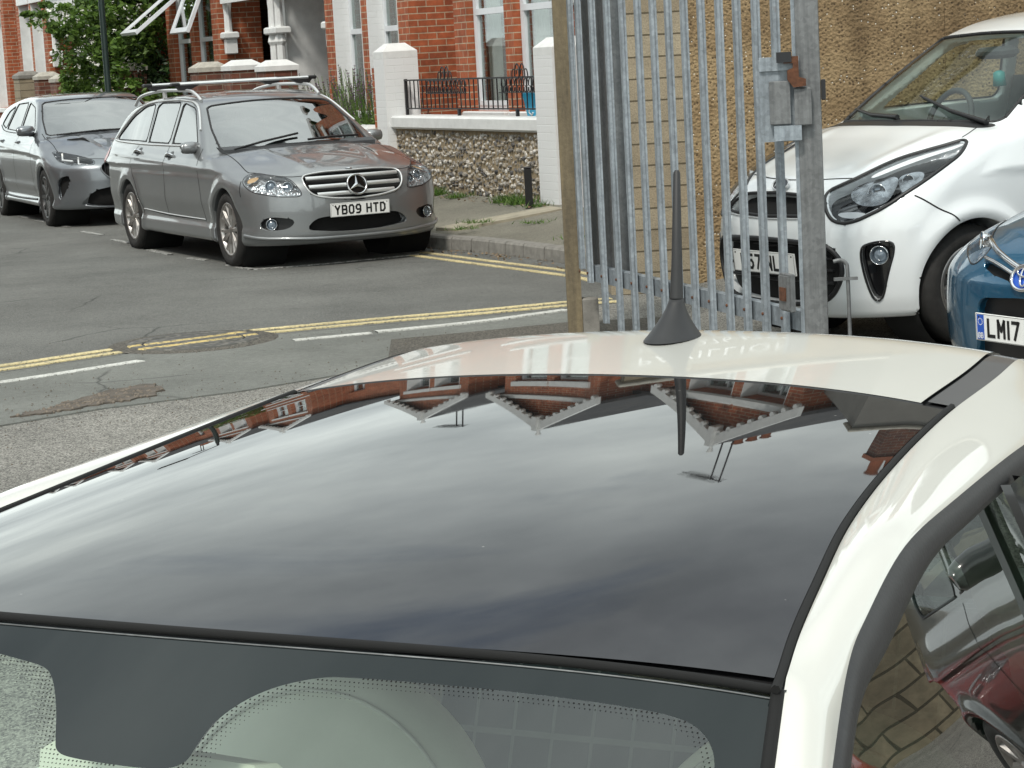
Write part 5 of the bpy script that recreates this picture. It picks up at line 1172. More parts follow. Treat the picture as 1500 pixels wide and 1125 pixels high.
c.patch('indicator', [(.30, .765, .765), (.36, .69, .775), (.40, .73, .72), (.36, .80, .70)], M['amber'], -.03, True, 1)
c.plate('YB09 HTD', .818, .460, .0, R(2))
b = MB(); b.box(.78, .812, -.20, .20, .43, .49); b.build('plate_holder', M['black'], c.e)
# chin spoiler with its bright upper edge
c.tube('lip_spoiler', [(.40, .865, .285), (.55, .765, .262), (.70, .58, .25), (.775, .30, .242), (.79, 0, .238), (.775, -.30, .242), (.70, -.58, .25), (.55, -.765, .262), (.40, -.865, .285)], .016, PA['silver'], False, .004)
c.tube('side_strip', [(-.60, .87, .375), (-1.6, .88, .38), (-2.34, .875, .40)], .006, M['silver'], True, .001)
c.tube('window_trim', [(-.80, .775, .985), (-1.7, .785, .985), (-2.6, .785, .99), (-3.38, .775, 1.02), (-3.44, .745, 1.055), (-3.14, .655, 1.26), (-2.82, .615, 1.345), (-2.4, .60, 1.375), (-1.7, .60, 1.382), (-1.30, .62, 1.34), (-.95, .715, 1.12)], .011, M['silver'], True, .002)
for a, b_ in (((-1.60, .78, .99), (-1.73, .605, 1.375)), ((-2.31, .78, .995), (-2.46, .605, 1.365))): c.line('window_pillar', [a, b_], .05, M['gloss_black'], True, .003, 6)
for x, z in ((-2.46, .925), (-1.49, .905)):
    b = MB(); P_ = c.onto([(x+.11, -.86, z+.005), (x+.03, -.86, z+.01), (x-.10, -.86, z)]); N_ = c.B.nrm(P_); Q_ = P_+N_*np.array([[.006], [.034], [.006]])
    for sg in (1, -1): b = MB(); b.tube([(q[0], -sg*q[1], q[2]) for q in spline([tuple(q) for q in Q_], 6)], .013, 8); b.build('door_handle', M['chrome'], c.e)
    c.patch('handle_recess', [(x+.08, -.86, z+.04), (x+.08, -.86, z-.035), (x-.03, -.86, z-.04), (x-.03, -.86, z+.035)], M['black'], .001, True, 2)
c.mirror((-.88, .77, .985), .85)
b = MB()
for y0, y1, zz in ((-.66, .02, .0), (.02, .60, .0)):
    P_ = c.onto([(-.45-.03*0, y0+.05, .98), (-.50, (y0+y1)/2, 1.0), (-.56, y1-.0, 1.03)]); b.tube([tuple(p+np.array([0.01, 0, .018])) for p in P_], .010, 6)
b.build('wiper', M['black'], c.e)
c.patch('cowl', [(-.36, .66, .965), (-.32, .3, .955), (-.31, 0, .955), (-.32, -.3, .955), (-.36, -.66, .965), (-.49, -.68, .985), (-.435, 0, .975), (-.49, .68, .985)], M['black'], .0015, False, 1)
for sg in (-1, 1):                                    # raised roof rails and the two load bars
    P_ = [(-1.36, .56, 1.375), (-1.50, .565, 1.435), (-1.72, .565, 1.467), (-2.5, .57, 1.470), (-3.10, .575, 1.425), (-3.30, .58, 1.34)]
    b = MB(); b.tube([(x, sg*y, z) for x, y, z in spline(P_, 6)], .015, 8); b.build('roof_rail', M['silver'], c.e)
    for x in (-2.40,): b = MB(); b.box(x-.03, x+.03, sg*.565-.012, sg*.565+.012, 1.40, 1.48); b.build('rail_foot', M['silver'], c.e)
for x in (-1.78, -2.62):
    b = MB(); b.prism([(x-.028, 1.515), (x+.028, 1.515), (x+.035, 1.528), (x+.02, 1.540), (x-.02, 1.540), (x-.035, 1.528)], -.62, .62, 'y'); rb = b.build('roof_bar', M['silver'], c.e)
    for sg in (-1, 1):
        b = MB(); y0, y1 = sorted((sg*.62, sg*.70)); b.box(x-.035, x+.035, y0, y1, 1.508, 1.542, ch=.01); b.prism([(sg*.44, 1.514), (sg*.655, 1.514), (sg*.62, 1.472), (sg*.53, 1.475)][::sg], x-.04, x+.04, 'x'); b.build('bar_foot', M['black'], rb)
c.wheels(spokes=7, double=True); c.interior(-1.5, .62)
c.patch('rear_light', [(-3.55, .84, .95), (-3.70, .78, .95), (-3.74, .75, .75), (-3.60, .84, .78)], plain('red_lens', (.3, .01, .01), .15), .003, True, 1)
merc = c

b = MB(); b.box(-.62, -.615, .40, .47, 1.0, 1.07)
# ---- grey hatchback behind it
c = Car(BMW, 'dark grey hatchback with angled headlights parked behind the silver estate', (-4.3, 24.9, 0), R(-66.5), PA['grey'], h=.024)
dlo = [[(-.82, .765, 1.06), (-1.28, .66, 1.32), (-1.66, .62, 1.375), (-1.60, .775, 1.045)], [(-1.67, .775, 1.045), (-1.74, .62, 1.375), (-2.30, .62, 1.35), (-2.42, .76, 1.06)], [(-2.48, .765, 1.065), (-2.38, .64, 1.335), (-2.7, .67, 1.26), (-2.85, .74, 1.12)]]
wsP = [(-.52, -.70, 1.03), (-.42, -.35, 1.01), (-.40, 0, 1.005), (-.42, .35, 1.01), (-.52, .70, 1.03), (-.85, .66, 1.19), (-1.2, .57, 1.36), (-1.14, 0, 1.385), (-1.2, -.57, 1.36), (-.85, -.66, 1.19)]
later = common(c, dlo, None, wsP, [[(-.66, .79, 1.03), (-.62, .87, .85), (-.58, .86, .36)], [(-1.62, .79, 1.0), (-1.60, .87, .77), (-1.62, .86, .36)], [(-.60, .73, 1.02), (-.1, .73, .93), (.25, .74, .86), (.60, .60, .80), (.80, .2, .735), (.81, 0, .735)]])
l1 = lamp(c, 'headlight', [(.12, .79, .835), (.20, .74, .855), (.48, .60, .80), (.73, .45, .72), (.765, .48, .675), (.60, .71, .685), (.42, .79, .725)], 1, .08, inner='gloss_black')
kp_ = [(.80, .425, .65), (.775, .35, .71), (.80, .06, .715), (.86, .04, .65), (.865, .10, .50), (.855, .28, .495), (.83, .38, .57)]; c.cut(kp_, .06, True, 1)
ip_ = [(.52, .835, .55), (.65, .715, .59), (.625, .75, .45), (.55, .81, .315), (.48, .84, .335)]; c.cut(ip_, .06, True, 1)
lp_ = [(.69, .66, .257), (.80, .49, .413), (.86, .29, .445), (.875, 0, .45), (.86, -.29, .445), (.80, -.49, .413), (.69, -.66, .257), (.80, -.3, .21), (.82, 0, .205), (.80, .3, .21)]; c.cut(lp_, .08, False, 1)
c.body(-3.65, 1.0, 1.52); later(); l1()
c.patch('kidney_grille', kp_, M['void'], -.045, True, 1); c.tube('kidney_surround', kp_, .010, PA['grey'], True, .003, True, 1); c.patch('side_intake', ip_, M['void'], -.05, True, 1); c.patch('lower_grille', lp_, M['void'], -.06, False, 1)
for k in range(6):
    for sg in (1, -1): b = MB(); y = sg*(.09+.055*k); b.tube([(.775, y, .70), (.81, y, .60), (.82, y, .50)], .006, 5); b.build('grille_slat', M['gloss_black'], c.e)
for f in (0, .42):                                     # two bright angled bars in each lamp
    a, d = np.array([.36, .70, .80]), np.array([.70, .50, .725]); p = a+(d-a)*f*1.5
    for sg in (1, -1): b = MB(); b.tube([(p[0]-.03, sg*(p[1]+.02), p[2]+.01), (p[0]+.01, sg*(p[1]+.03), p[2]-.06), (p[0]+.12, sg*(p[1]-.06), p[2]-.075)], .012, 6); b.build('light_bar', M['plate'], c.e)
for sg in (1, -1): b = MB(); P_ = c.onto([(-.14, sg*.55, .96), (.02, sg*.40, .94), (.17, sg*.37, .91)]); b.tube([tuple(p+np.array([0, 0, .004])) for p in P_], [.004, .02, .004], 6); b.build('bonnet_slot', M['void'], c.e)
c.mirror((-.80, .79, 1.06), 1.0); c.wheels(spokes=10, double=False, rimr=.235, mat='alloy_dark'); c.interior(-1.5, .64)
b = MB(); P_ = c.onto([(-.46, -.6, 1.02), (-.40, -.1, 1.01), (-.46, .5, 1.03)]); b.tube([tuple(p+np.array([.01, 0, .015])) for p in P_], .01, 6); b.build('wiper', M['black'], c.e)
for x in (-1.5, -2.4):
    for sg in (1, -1): b = MB(); P_ = c.onto([(x+.1, sg*.86, .94), (x-.1, sg*.86, .935)]); b.tube([tuple(P_[0]), tuple((P_[0]+P_[1])/2+np.array([0, sg*.025, 0])), tuple(P_[1])], .014, 8); b.build('door_handle', PA['grey'], c.e)
c.tube('window_trim', [(-.72, .785, 1.03), (-1.6, .785, 1.02), (-2.5, .78, 1.04), (-2.88, .755, 1.11)], .006, M['black'], True, .002)
c.tube('sill_strip', [(-.5, .87, .29), (-1.6, .875, .28), (-2.3, .875, .29)], .014, M['black'], True, 0.)
c.plate('', .895, .47) if False else None
bmw = c

# ---- white city car in the yard
c = Car(KIA, 'white small hatchback parked behind the palisade gate', (1.89, 11.14, .137), R(-151.7), PA['white'], R(3), h=.0165)
dlo = [[(-.62, .70, 1.08), (-1.05, .60, 1.38), (-1.45, .57, 1.435), (-1.50, .71, 1.05)], [(-1.57, .71, 1.05), (-1.53, .57, 1.44), (-2.10, .58, 1.42), (-2.40, .67, 1.16), (-2.36, .70, 1.08)]]
wsP = [(-.34, -.64, 1.065), (-.26, -.32, 1.055), (-.235, 0, 1.05), (-.26, .32, 1.055), (-.34, .64, 1.065), (-.66, .60, 1.24), (-.98, .53, 1.41), (-.93, .27, 1.435), (-.92, 0, 1.44), (-.93, -.27, 1.435), (-.98, -.53, 1.41), (-.66, -.60, 1.24)]
rw = [(-2.93, -.48, 1.08), (-2.95, 0, 1.08), (-2.93, .48, 1.08), (-2.73, .45, 1.36), (-2.72, 0, 1.38), (-2.73, -.45, 1.36)]
seams = [[(-.50, .73, 1.04), (-.44, .78, .9), (-.36, .79, .66), (-.42, .79, .3)], [(-1.52, .73, 1.02), (-1.50, .79, .8), (-1.50, .79, .3)], [(.285, .73, .755), (.20, .775, .69), (.10, .80, .62)], [(-.37, .53, 1.06), (-.20, .60, 1.0), (-.12, .615, .99)], [(-.37, .53, 1.06), (-.30, .60, 1.045)], [(.40, .41, .85), (.455, .2, .845), (.47, 0, .845)]]
later = common(c, dlo, None, wsP, seams, rear=rw, wsm='glass_front2', glassm='glass_clear')
M['glass_front2'] = glass('clear_windscreen', (.72, .80, .76), 1.45); M['glass_clear'] = glass('clear_side_glass', (.80, .86, .83), 1.42)
hp = [(.505, .335, .778), (.44, .40, .822), (.36, .45, .855), (.157, .50, .921), (.0, .58, .962), (-.13, .655, .985), (-.02, .73, .925), (.10, .75, .885), (.236, .735, .815), (.40, .66, .715), (.52, .55, .65), (.57, .47, .655), (.55, .40, .70)]
l1 = lamp(c, 'headlight', hp, 1, .09, inner='gloss_black', r=.010)
gp = [(.555, -.33, .745), (.55, -.29, .775), (.545, 0, .782), (.55, .29, .775), (.555, .345, .745), (.575, .40, .69), (.60, .28, .678), (.628, 0, .675), (.60, -.28, .678), (.575, -.40, .69)]; c.cut(gp, .06, False, 1)
lo = [(.62, -.46, .55), (.655, -.2, .567), (.66, 0, .57), (.655, .2, .567), (.62, .46, .55), (.58, .53, .45), (.585, .47, .32), (.61, .38, .265), (.63, 0, .25), (.61, -.38, .265), (.585, -.47, .32), (.58, -.53, .45)]; c.cut(lo, .08, False, 1)
fp_ = [(.52, .585, .53), (.49, .625, .555), (.42, .69, .56), (.40, .71, .53), (.435, .68, .40), (.455, .655, .275), (.485, .62, .275), (.51, .595, .40)]; c.cut(fp_, .06, True, 1)
c.body(-3.1, .85, 1.62); later(); l1()
c.patch('upper_grille', gp, M['void'], -.05, False, 1); c.patch('lower_grille', lo, M['void'], -.06, False, 1); c.patch('fog_recess', fp_, M['gloss_black'], -.045, True, 1)
for o in (fp_,): c.tube('fog_surround', o, .006, M['gloss_black'], True, 0, True, 1)
c.tube('lower_grille_rim', lo, .013, M['black'], False, 0, True, 1); c.tube('grille_rim', gp, .009, M['black'], False, .001, True, 1); c.tube('grille_trim', [(.585, .36, .668), (.61, .2, .662), (.622, 0, .66), (.61, -.2, .662), (.585, -.36, .668)], .005, M['silver'], False, .003)
for k, z in enumerate((.36, .42, .48, .53)):
    b = MB(); b.tube([(.565, -.43, z), (.61, 0, z), (.565, .43, z)], .008, 6); b.build('grille_slat', M['black'], c.e)
# lamp innards: chrome bowl behind glass, light signature and the bright top strip
for sg in (1, -1):
    b = MB(); b.tube(spline([(.06, sg*.565, .905), (-.03, sg*.62, .935), (-.095, sg*.665, .955)], 6), [.010]*10+[.016]*3, 8) if False else None
c.patch('light_strip', [(.34, .475, .840), (.10, .545, .905), (-.10, .655, .968), (-.07, .675, .955), (.12, .585, .885), (.34, .505, .823)], M['plate'], -.008, True, 1)
c.patch('lamp_bowl', [(.42, .43, .805), (.30, .52, .845), (.245, .585, .835), (.30, .62, .765), (.37, .63, .715), (.44, .555, .705), (.46, .47, .74)], M['reflector_dark'], -.028, True, 2)
c.patch('running_light', [(.26, .585, .838), (.18, .635, .850), (.165, .67, .82), (.23, .69, .77), (.31, .67, .745), (.30, .63, .79)], M['reflector_dark'], -.015, True, 1)
c.patch('indicator', [(.53, .47, .675), (.50, .54, .665), (.46, .60, .685), (.48, .55, .70), (.53, .45, .695)], M['lamp_white'] if 'lamp_white' in M else M['silver'], -.015, True, 1)
pod(c, 'projector_ring', (.375, .565, .775), (.75, .6, .15), .042); pod(c, 'beam_ring', (.255, .655, .822), (.65, .7, .15), .026)
b = MB(); pod(c, 'fog_light', (.455, .648, .492), (.8, .6, 0), .042)
c.plate('L67 NLE', .665, .452, .0, R(3), gb=False)
e2 = empty('oval_badge', (.528, 0, .822), (0, R(-38), 0)); e2.parent = c.e
b = MB(); b.lathe([(0, .0), (1, 0)], 32, 'x'); b.xf(Matrix.Diagonal((1, .062, .032, 1))); b.build('badge_back', M['gloss_black'], e2)
b = MB(); b.tube([(.003, .064*math.cos(a), .034*math.sin(a)) for a in [2*math.pi*i/32 for i in range(33)]], .0045, 6, False); glyphs(b, 'KIA', -.042, -.014, .024, .028, .006, .002); b.build('badge_marks', M['silver'], e2)
c.mirror((-.62, .76, 1.10), 1.0, both=False); c.wheels(spokes=8, double=False, rimr=.195, mat='alloy'); c.interior(-1.35, .66)
b = MB()
for P_ in ([(-.30, .60, 1.05), (-.33, .30, 1.085), (-.42, -.02, 1.135)], [(-.26, -.02, 1.04), (-.30, -.30, 1.075), (-.40, -.58, 1.11)]):
    Q_ = c.onto(P_); b.tube([tuple(q+np.array([.012, 0, .014])) for q in Q_], [.014, .010, .006], 6); b.tube([tuple(q+np.array([.0, 0, .004])) for q in Q_], .006, 5)
b.build('wiper', M['black'], c.e)
c.patch('cowl', [(-.24, .62, 1.04), (-.185, .3, 1.04), (-.17, 0, 1.04), (-.185, -.3, 1.04), (-.24, -.62, 1.04), (-.33, -.65, 1.065), (-.26, -.32, 1.055), (-.24, 0, 1.05), (-.26, .32, 1.055), (-.33, .65, 1.065)], M['black'], .0015, False, 1)
b = MB(); b.box(-.97, -.85, -.10, .10, 1.30, 1.36, ch=.02); b.build('rear_view_mirror', M['trim'], c.e)
b = MB(); b.box(-.875, -.87, -.045, .045, 1.13, 1.20, ch=.01) if False else b.lathe([(0, 0), (.035, 0), (.03, .07), (.012, .08), (0, .08)], 10, 'z', (-.87, .05, 1.16)); b.build('air_freshener', plain('teal_card', (.02, .25, .25), .5), c.e)
kia = c

# ---- blue hatchback nose at the right edge
c = Car(TOY, 'metallic blue hatchback with its nose at the right edge of the photo', (2.79, 8.90, .04), R(-153), PA['blue'], h=.018)
dlo = [[(-.80, .76, 1.06), (-1.25, .66, 1.34), (-1.62, .62, 1.39), (-1.58, .77, 1.05)], [(-1.66, .77, 1.05), (-1.70, .62, 1.39), (-2.30, .62, 1.37), (-2.75, .72, 1.12)]]
wsP = [(-.50, -.70, 1.03), (-.40, -.35, 1.02), (-.38, 0, 1.015), (-.40, .35, 1.02), (-.50, .70, 1.03), (-1.15, .57, 1.37), (-1.10, 0, 1.40), (-1.15, -.57, 1.37)]
later = common(c, dlo, None, wsP, [[(-.64, .79, 1.0), (-.60, .86, .8), (-.58, .86, .36)], [(-1.6, .79, 1.0), (-1.6, .86, .8), (-1.6, .86, .36)], [(-.55, .72, 1.02), (0, .72, .93), (.30, .66, .87), (.55, .53, .80), (.70, .38, .745), (.80, .15, .69), (.82, 0, .68)]])
hp = [(.50, .56, .80), (.62, .48, .765), (.71, .36, .728), (.76, .36, .675), (.78, .41, .645), (.72, .50, .665), (.62, .62, .695), (.50, .70, .74), (.38, .75, .79), (.40, .66, .825)]
l1 = lamp(c, 'headlight', hp, 1, .08, r=.004)
lo = [(.845, .30, .36), (.85, .30, .53), (.865, 0, .55), (.85, -.30, .53), (.845, -.30, .36), (.82, -.36, .25), (.84, 0, .22), (.82, .36, .25)]; c.cut(lo, .05, False, 1)
sl_ = [(.765, .34, .672), (.80, .22, .655), (.83, .09, .625), (.845, .08, .600), (.825, .22, .622), (.785, .34, .652)]; c.cut(sl_, .04, True, 0)
c.body(-3.55, 1.0, 1.56); later(); l1(); c.patch('lower_grille', lo, M['black'], -.04, False, 1); c.patch('grille_slot', sl_, M['void'], -.03, True, 0)
c.tube('chrome_wing', [(.685, .40, .742), (.745, .29, .712), (.79, .17, .683), (.818, .07, .66)], .013, M['chrome'], True, .006); c.tube('chrome_wing_lower', [(.77, .33, .68), (.80, .22, .664), (.832, .085, .632)], .009, M['chrome'], True, .008)
st = empty('oval_emblem', (.852, 0, .628), (0, R(-22), 0)); st.parent = c.e
def ell(cy, cz, a, b_, n=36): return [(.004, cy+a*math.cos(t), cz+b_*math.sin(t)) for t in [2*math.pi*i/n for i in range(n+1)]]
b = MB(); b.lathe([(0, -.003), (1, -.003)], 32, 'x'); b.xf(Matrix.Diagonal((1, .07, .05, 1))); b.build('emblem_back', M['blue'], st)
b = MB(); b.tube(ell(0, 0, .072, .051), .008, 8, False); b.tube(ell(0, .008, .022, .042), .005, 6, False); b.tube(ell(0, .024, .048, .02), .005, 6, False); b.build('emblem_rings', M['chrome'], st)
c.plate('LM17 KNO', .885, .42, .0, R(2), gb=True); b = MB(); b.box(.86, .88, -.22, .22, .39, .45); b.build('plate_holder', M['black'], c.e)
pod(c, 'projector_ring', (.62, .54, .73), (.8, .5, .1), .035)
c.mirror((-.78, .80, 1.08), 1.1); c.wheels(spokes=5, double=True, rimr=.21); c.interior(-1.5, .64)
toy = c
# ---------------------------------------------------------------- the cream car under the camera, seen over its glass roof
FA = .456; fwd = Vector((-math.sin(FA), -math.cos(FA), 0)); AX = 1.02
FIAT = dict(wb=2.30, wr=.29, ra=.325, w=.81, hx=-1.02,
  T=[(-2.95, .93), (-2.6, .99), (-1.6, .97), (-.7, .97), (-.38, .965), (-.1, .93), (.2, .86), (.42, .78), (.58, .70), (.72, .60)],
  R=[(-3.0, .7), (-2.88, .95), (-2.70, 1.15), (-2.45, 1.31), (-2.2, 1.385), (-1.9, 1.412), (-1.5, 1.405), (-1.2, 1.375), (-1.0, 1.335), (-.7, 1.17), (-.38, .985), (-.1, .83), (.3, .6)],
  F=[(.1, .60), (.2, .68), (.35, .72), (.5, .71), (.62, .66), (.75, .55), (.9, .45)], B=[(.15, -2.78), (.35, -2.85), (.6, -2.86), (.9, -2.84), (1.1, -2.78)],
  S=[(.15, .94), (.22, .97), (.4, .98), (.6, 1.0), (.75, .99), (.9, .96), (1.05, .92), (1.2, .89)], W=[(-2.9, .74), (-2.3, .80), (-.6, .80), (0, .81), (.65, .79)],
  crown=[(-3, .05), (-.5, .05), (0, .10), (.4, .15), (.7, .15)], fa=.36, fp=2.8, wc=.865, tum=.42, zb=.97, sill=[(-3, .2), (.7, .18)], hollow=True, floor=.45, fire=-.36, kt=.10, kc=.06, kb=.03, flare=.02, cw=.25, rc=.104)
PA['cream'] = paint('cream_paint', (.59, .585, .54), 0, .4, .03)
c = Car(FIAT, 'cream small car with a dark glass roof and stubby aerial, filling the foreground', tuple(Vector((-.297, 1.951, -.225))+fwd*AX), math.atan2(fwd.y, fwd.x), PA['cream'], h=.026)
fe = c.e
def fx(u, v, z): return (-AX-u, v, z)
def qz(u, v):
    d = max(0, u-1.22); return 1.385+.111*u-.034*u*u-(.062+.041*u)*v*v-.21*v**4-1.1*d*d
def cw_(v): return .062*v*v+.21*v**4
wpts = sp([-.05, .031, .131, .248, .436, .598, .78, .906, 1.1, 1.3, 1.45, 1.6], [.556, .543, .524, .506, .480, .468, .461, .459, .462, .455, .44, .42])
uh = lambda v: -.05+.28*v*v
KW = math.tan(R(29))
def wsp(v, d, o=0.): return fx(uh(v)-d, v, 1.385-cw_(v)-d*KW-.0055+o)
# cut the windows out of the shell
S_ = lambda P: [fx(*p) for p in P]
c.cut(S_([(-.52, .62, 1.0), (-.40, .3, 1.02), (-.38, 0, 1.03), (-.40, -.3, 1.02), (-.52, -.62, 1.0), (.12, -.48, 1.37), (.08, 0, 1.39), (.12, .48, 1.37)]), .3, False, 1, .5)
c.cut(S_([(-.40, .66, .99), (-.02, .59, 1.23), (.12, .56, 1.30), (.30, .55, 1.345), (.72, .53, 1.36), (.75, .69, .97)]), .2, True, 1, .3)
c.cut(S_([(.80, .69, .97), (.79, .53, 1.36), (1.2, .53, 1.33), (1.42, .56, 1.2), (1.40, .66, 1.0)]), .2, True, 1, .3)
c.cut(S_([(1.78, -.45, 1.02), (1.80, 0, 1.02), (1.78, .45, 1.02), (1.50, .42, 1.25), (1.47, 0, 1.28), (1.50, -.42, 1.25)]), .3, False, 1, .4)
def fextra(f, x, y, z):                              # keep the shell 15 mm under the modelled roof skin
    return f
c.body(-3.05, .9, 1.5)
def grid(name, fn, nu, nv, mat, parent=fe, flip=False, sm=True):
    V = [fn(i/nu, j/nv) for i in range(nu+1) for j in range(nv+1)]; m_ = nv+1
    F = [(i*m_+j, i*m_+j+1, (i+1)*m_+j+1, (i+1)*m_+j) for i in range(nu) for j in range(nv)]
    return mesh(name, V, [f[::-1] for f in F] if flip else F, mat, parent, sm)
def groofmat():
    t = NT('dark_glass_roof'); t.set(Base_Color=(.010, .010, .011), Roughness=.012); t.b.inputs['IOR'].default_value = 1.68
    v = t('ShaderNodeTexVoronoi'); v.inputs['Scale'].default_value = 55; t.l.new(t.obj(), v.inputs['Vector']); sc_ = t('ShaderNodeSeparateColor'); t.l.new(v.outputs['Color'], sc_.inputs[0])
    pk = t('ShaderNodeMath', operation='GREATER_THAN'); t.l.new(sc_.outputs[0], pk.inputs[0]); pk.inputs[1].default_value = .975; ds = t('ShaderNodeMath', operation='MULTIPLY'); t.l.new(pk.outputs[0], ds.inputs[0]); t.l.new(t.ramp(v.outputs['Distance'], (.05, 1.), (.10, 0.)), ds.inputs[1])
    t.set(Base_Color=t.mix(ds.outputs[0], t.ramp(t.noise(4, 8, .7, dist=.6), (.45, .008), (.75, .020)), (.16, .16, .15)), Roughness=t.ramp(t.noise(5, 8, .7, dist=1.), (.45, .008), (.85, .05))); return t.m
M['roofglass'] = groofmat()
u_f = lambda v: uh(v)+.006; u_r = lambda v: .925-.11*v*v*.8
def rp(a, b, u0, u1, ww, dz=0.):
    for _ in range(3):
        pass
    s_ = 2*b-1; v = s_*.5; 
    for _ in range(4): u = u0(v)+(u1(v)-u0(v))*a; v = s_*float(ww(u))
    return fx(u, v, qz(u, v)+dz)
wg = lambda u: wpts(u)-.003
grid('glass_roof', lambda a, b: rp(a, b, u_f, lambda v: u_r(v)-.003, wg), 70, 60, M['roofglass'])
grid('roof_panel', lambda a, b: rp(a, b, lambda v: u_r(v)+.004, lambda v: 1.60-.25*v*v, lambda u: wpts(u)-.032, 0.001), 50, 60, c.paint)
grid('roof_seal', lambda a, b: rp(a, b, lambda v: u_f(v)-.01, lambda v: 1.62, lambda u: wpts(u)+.008, -.006), 80, 60, M['rubber'])
for sg in (1, -1):                                    # dark ditch strip beside the rear roof panel
    def ditch(a, b):
        u = .935+.60*a; v = sg*(float(wpts(u))-.030+.036*b); return fx(u, v, qz(u, v)-.002)
    grid('ditch_strip', ditch, 30, 4, M['ditch'] if 'ditch' in M else M.setdefault('ditch', plain('ditch_plastic', (.06, .06, .062), .45, coat=.4)), flip=sg < 0)
Oc = [(1.60, .52, 1.18), (1.4, .535, 1.30), (1.15, .548, 1.372), (.908, .551, 1.391), (.589, .550, 1.392), (.386, .552, 1.388), (.221, .562, 1.362), (.133, .571, 1.340), (.016, .592, 1.288), (-.10, .615, 1.232), (-.30, .652, 1.13), (-.52, .695, 1.0), (-.62, .715, .94)]
Sc = [(1.60, .535, 1.15), (1.4, .548, 1.275), (1.12, .560, 1.345), (.857, .562, 1.364), (.60, .562, 1.364), (.432, .564, 1.359), (.242, .576, 1.328), (.138, .583, 1.311), (.052, .597, 1.276), (-.06, .618, 1.22), (-.27, .655, 1.11), (-.46, .69, 1.0), (-.56, .71, .93)]
FS = {1: glass('reflecting_side_glass', (.22, .28, .24), 1.6, boost=.32), -1: glass('green_side_glass', (.85, .92, .87), 1.45)}
Or = spline(Oc, 8); Sr = spline(Sc, 8)
def inner(u):
    if u > .031: v = float(wpts(u))+.006; return Vector((u, v, qz(u, v)-.001))
    v = .549+(.031-u)*.19; d = uh(v)-u; return Vector((u, v, 1.385-cw_(v)-d*KW-.002))
for sg in (1, -1):
    n = len(Or); V = []; k = 12
    for i, o_ in enumerate(Or):
        I_ = inner(o_.x); dn = (Or[min(i+1, n-1)]-Or[max(i-1, 0)]).normalized(); ac = (o_-I_); nr = ac.cross(dn).normalized()
        if nr.z < 0: nr = -nr
        for j in range(k+1):
            t = j/k; p = I_.lerp(o_, t)+nr*(.0075*4*t*(1-t)); V.append(fx(p.x, sg*p.y, p.z))
        p = o_+Vector((0, .004, -.012)); V.append(fx(p.x, sg*p.y, p.z))
    m_ = k+2; F = [(i*m_+j, i*m_+j+1, (i+1)*m_+j+1, (i+1)*m_+j) for i in range(n-1) for j in range(m_-1)]
    mesh('roof_rail_panel', V, F if sg < 0 else [f[::-1] for f in F], c.paint, fe, True)
    V = []
    for i, (o_, s_) in enumerate(zip(Or, Sr)):
        for j in range(7):
            t = j/6; p = o_.lerp(s_, t)+Vector((0, .5, .6))*(.006*4*t*(1-t))-Vector((0, 0, .002)); V.append(fx(p.x, sg*p.y, p.z))
        p = s_-Vector((0, .012, .004)); V.append(fx(p.x, sg*p.y, p.z))
    F = [(i*8+j, i*8+j+1, (i+1)*8+j+1, (i+1)*8+j) for i in range(n-1) for j in range(7)]
    mesh('door_seal', V, F if sg < 0 else [f[::-1] for f in F], M.setdefault('seal', plain('door_seal_rubber', (.022, .022, .023), .5, var=.15, sc=30, bump=.1, bs=200)), fe, True)
    V = []; F = []; ns = 10
    for i, s_ in enumerate(Sr):
        zb_ = .94
        for j in range(ns+1): z = s_.z+(zb_-s_.z)*j/ns; v = s_.y-.010+(s_.z-z)*.40-.02*(s_.z-z)*(z-zb_)*0; V.append(fx(s_.x, sg*v, z))
    idx = [i for i, s_ in enumerate(Sr) if s_.z > .95]
    F = [(i*(ns+1)+j, i*(ns+1)+j+1, (i+1)*(ns+1)+j+1, (i+1)*(ns+1)+j) for i in range(len(Sr)-1) for j in range(ns)]
    mesh('side_window', V, F if sg < 0 else [f[::-1] for f in F], FS[sg], fe, True)
    b = MB(); P_ = []                                # black door pillar cover with a bright inset
    for z in (1.375, 1.2, .95):
        v = .572+(1.364-z)*.40; b_ = .0
        P_.append((z, v))
    V = []; 
    for z, v in P_:
        uu = .755+(1.375-z)*.05
        for du, dv in ((-.022, -.004), (-.018, .006), (.030, .006), (.034, -.004)): V.append(fx(uu+du, sg*(v+dv), z))
    b.add(V, [(i*4+j, i*4+j+1, i*4+j+5, i*4+j+4) for i in range(2) for j in range(3)]); b.build('door_pillar', M['gloss_black'], fe)
    c.line('panel_gap', S_([(.78, sg*.70, .98), (.80, sg*.79, .8), (.78, sg*.80, .4)]), .008, M['void'], False)
# windscreen: black printed border with a mirror patch, dotted edge, clear green glass
clear = [(.167, .036), (.125, .054), (.100, .085), (.097, .115), (.098, .128), (.085, .138), (.05, .139), (-.010, .137), (-.032, .133), (-.042, .12), (-.062, .09), (-.088, .060), (-.105, .049), (-.14, .044), (-.2, .036), (-.31, .033), (-.425, .035), (-.486, .039), (-.511, .059), (-.522, .089), (-.53, .2), (-.56, .45), (-.58, .62), (0, .68), (.58, .62), (.56, .45), (.53, .2), (.522, .089), (.511, .059), (.486, .039), (.425, .035), (.31, .033), (.2, .033)]
clear = [tuple(p) for p in chaikin([(a, b_) for a, b_ in clear], 2)]
def vw(d): return .549+max(0, d-.0)*.155
outl = [(-vw(d)+.004, d) for d in np.linspace(.006, .74, 24)]+[(v, .74+.03*(1-(v/.66)**2)) for v in np.linspace(-.6, .6, 20)]+[(vw(d)-.004, d) for d in np.linspace(.74, .006, 24)]+[(v, .006) for v in np.linspace(.52, -.52, 40)]
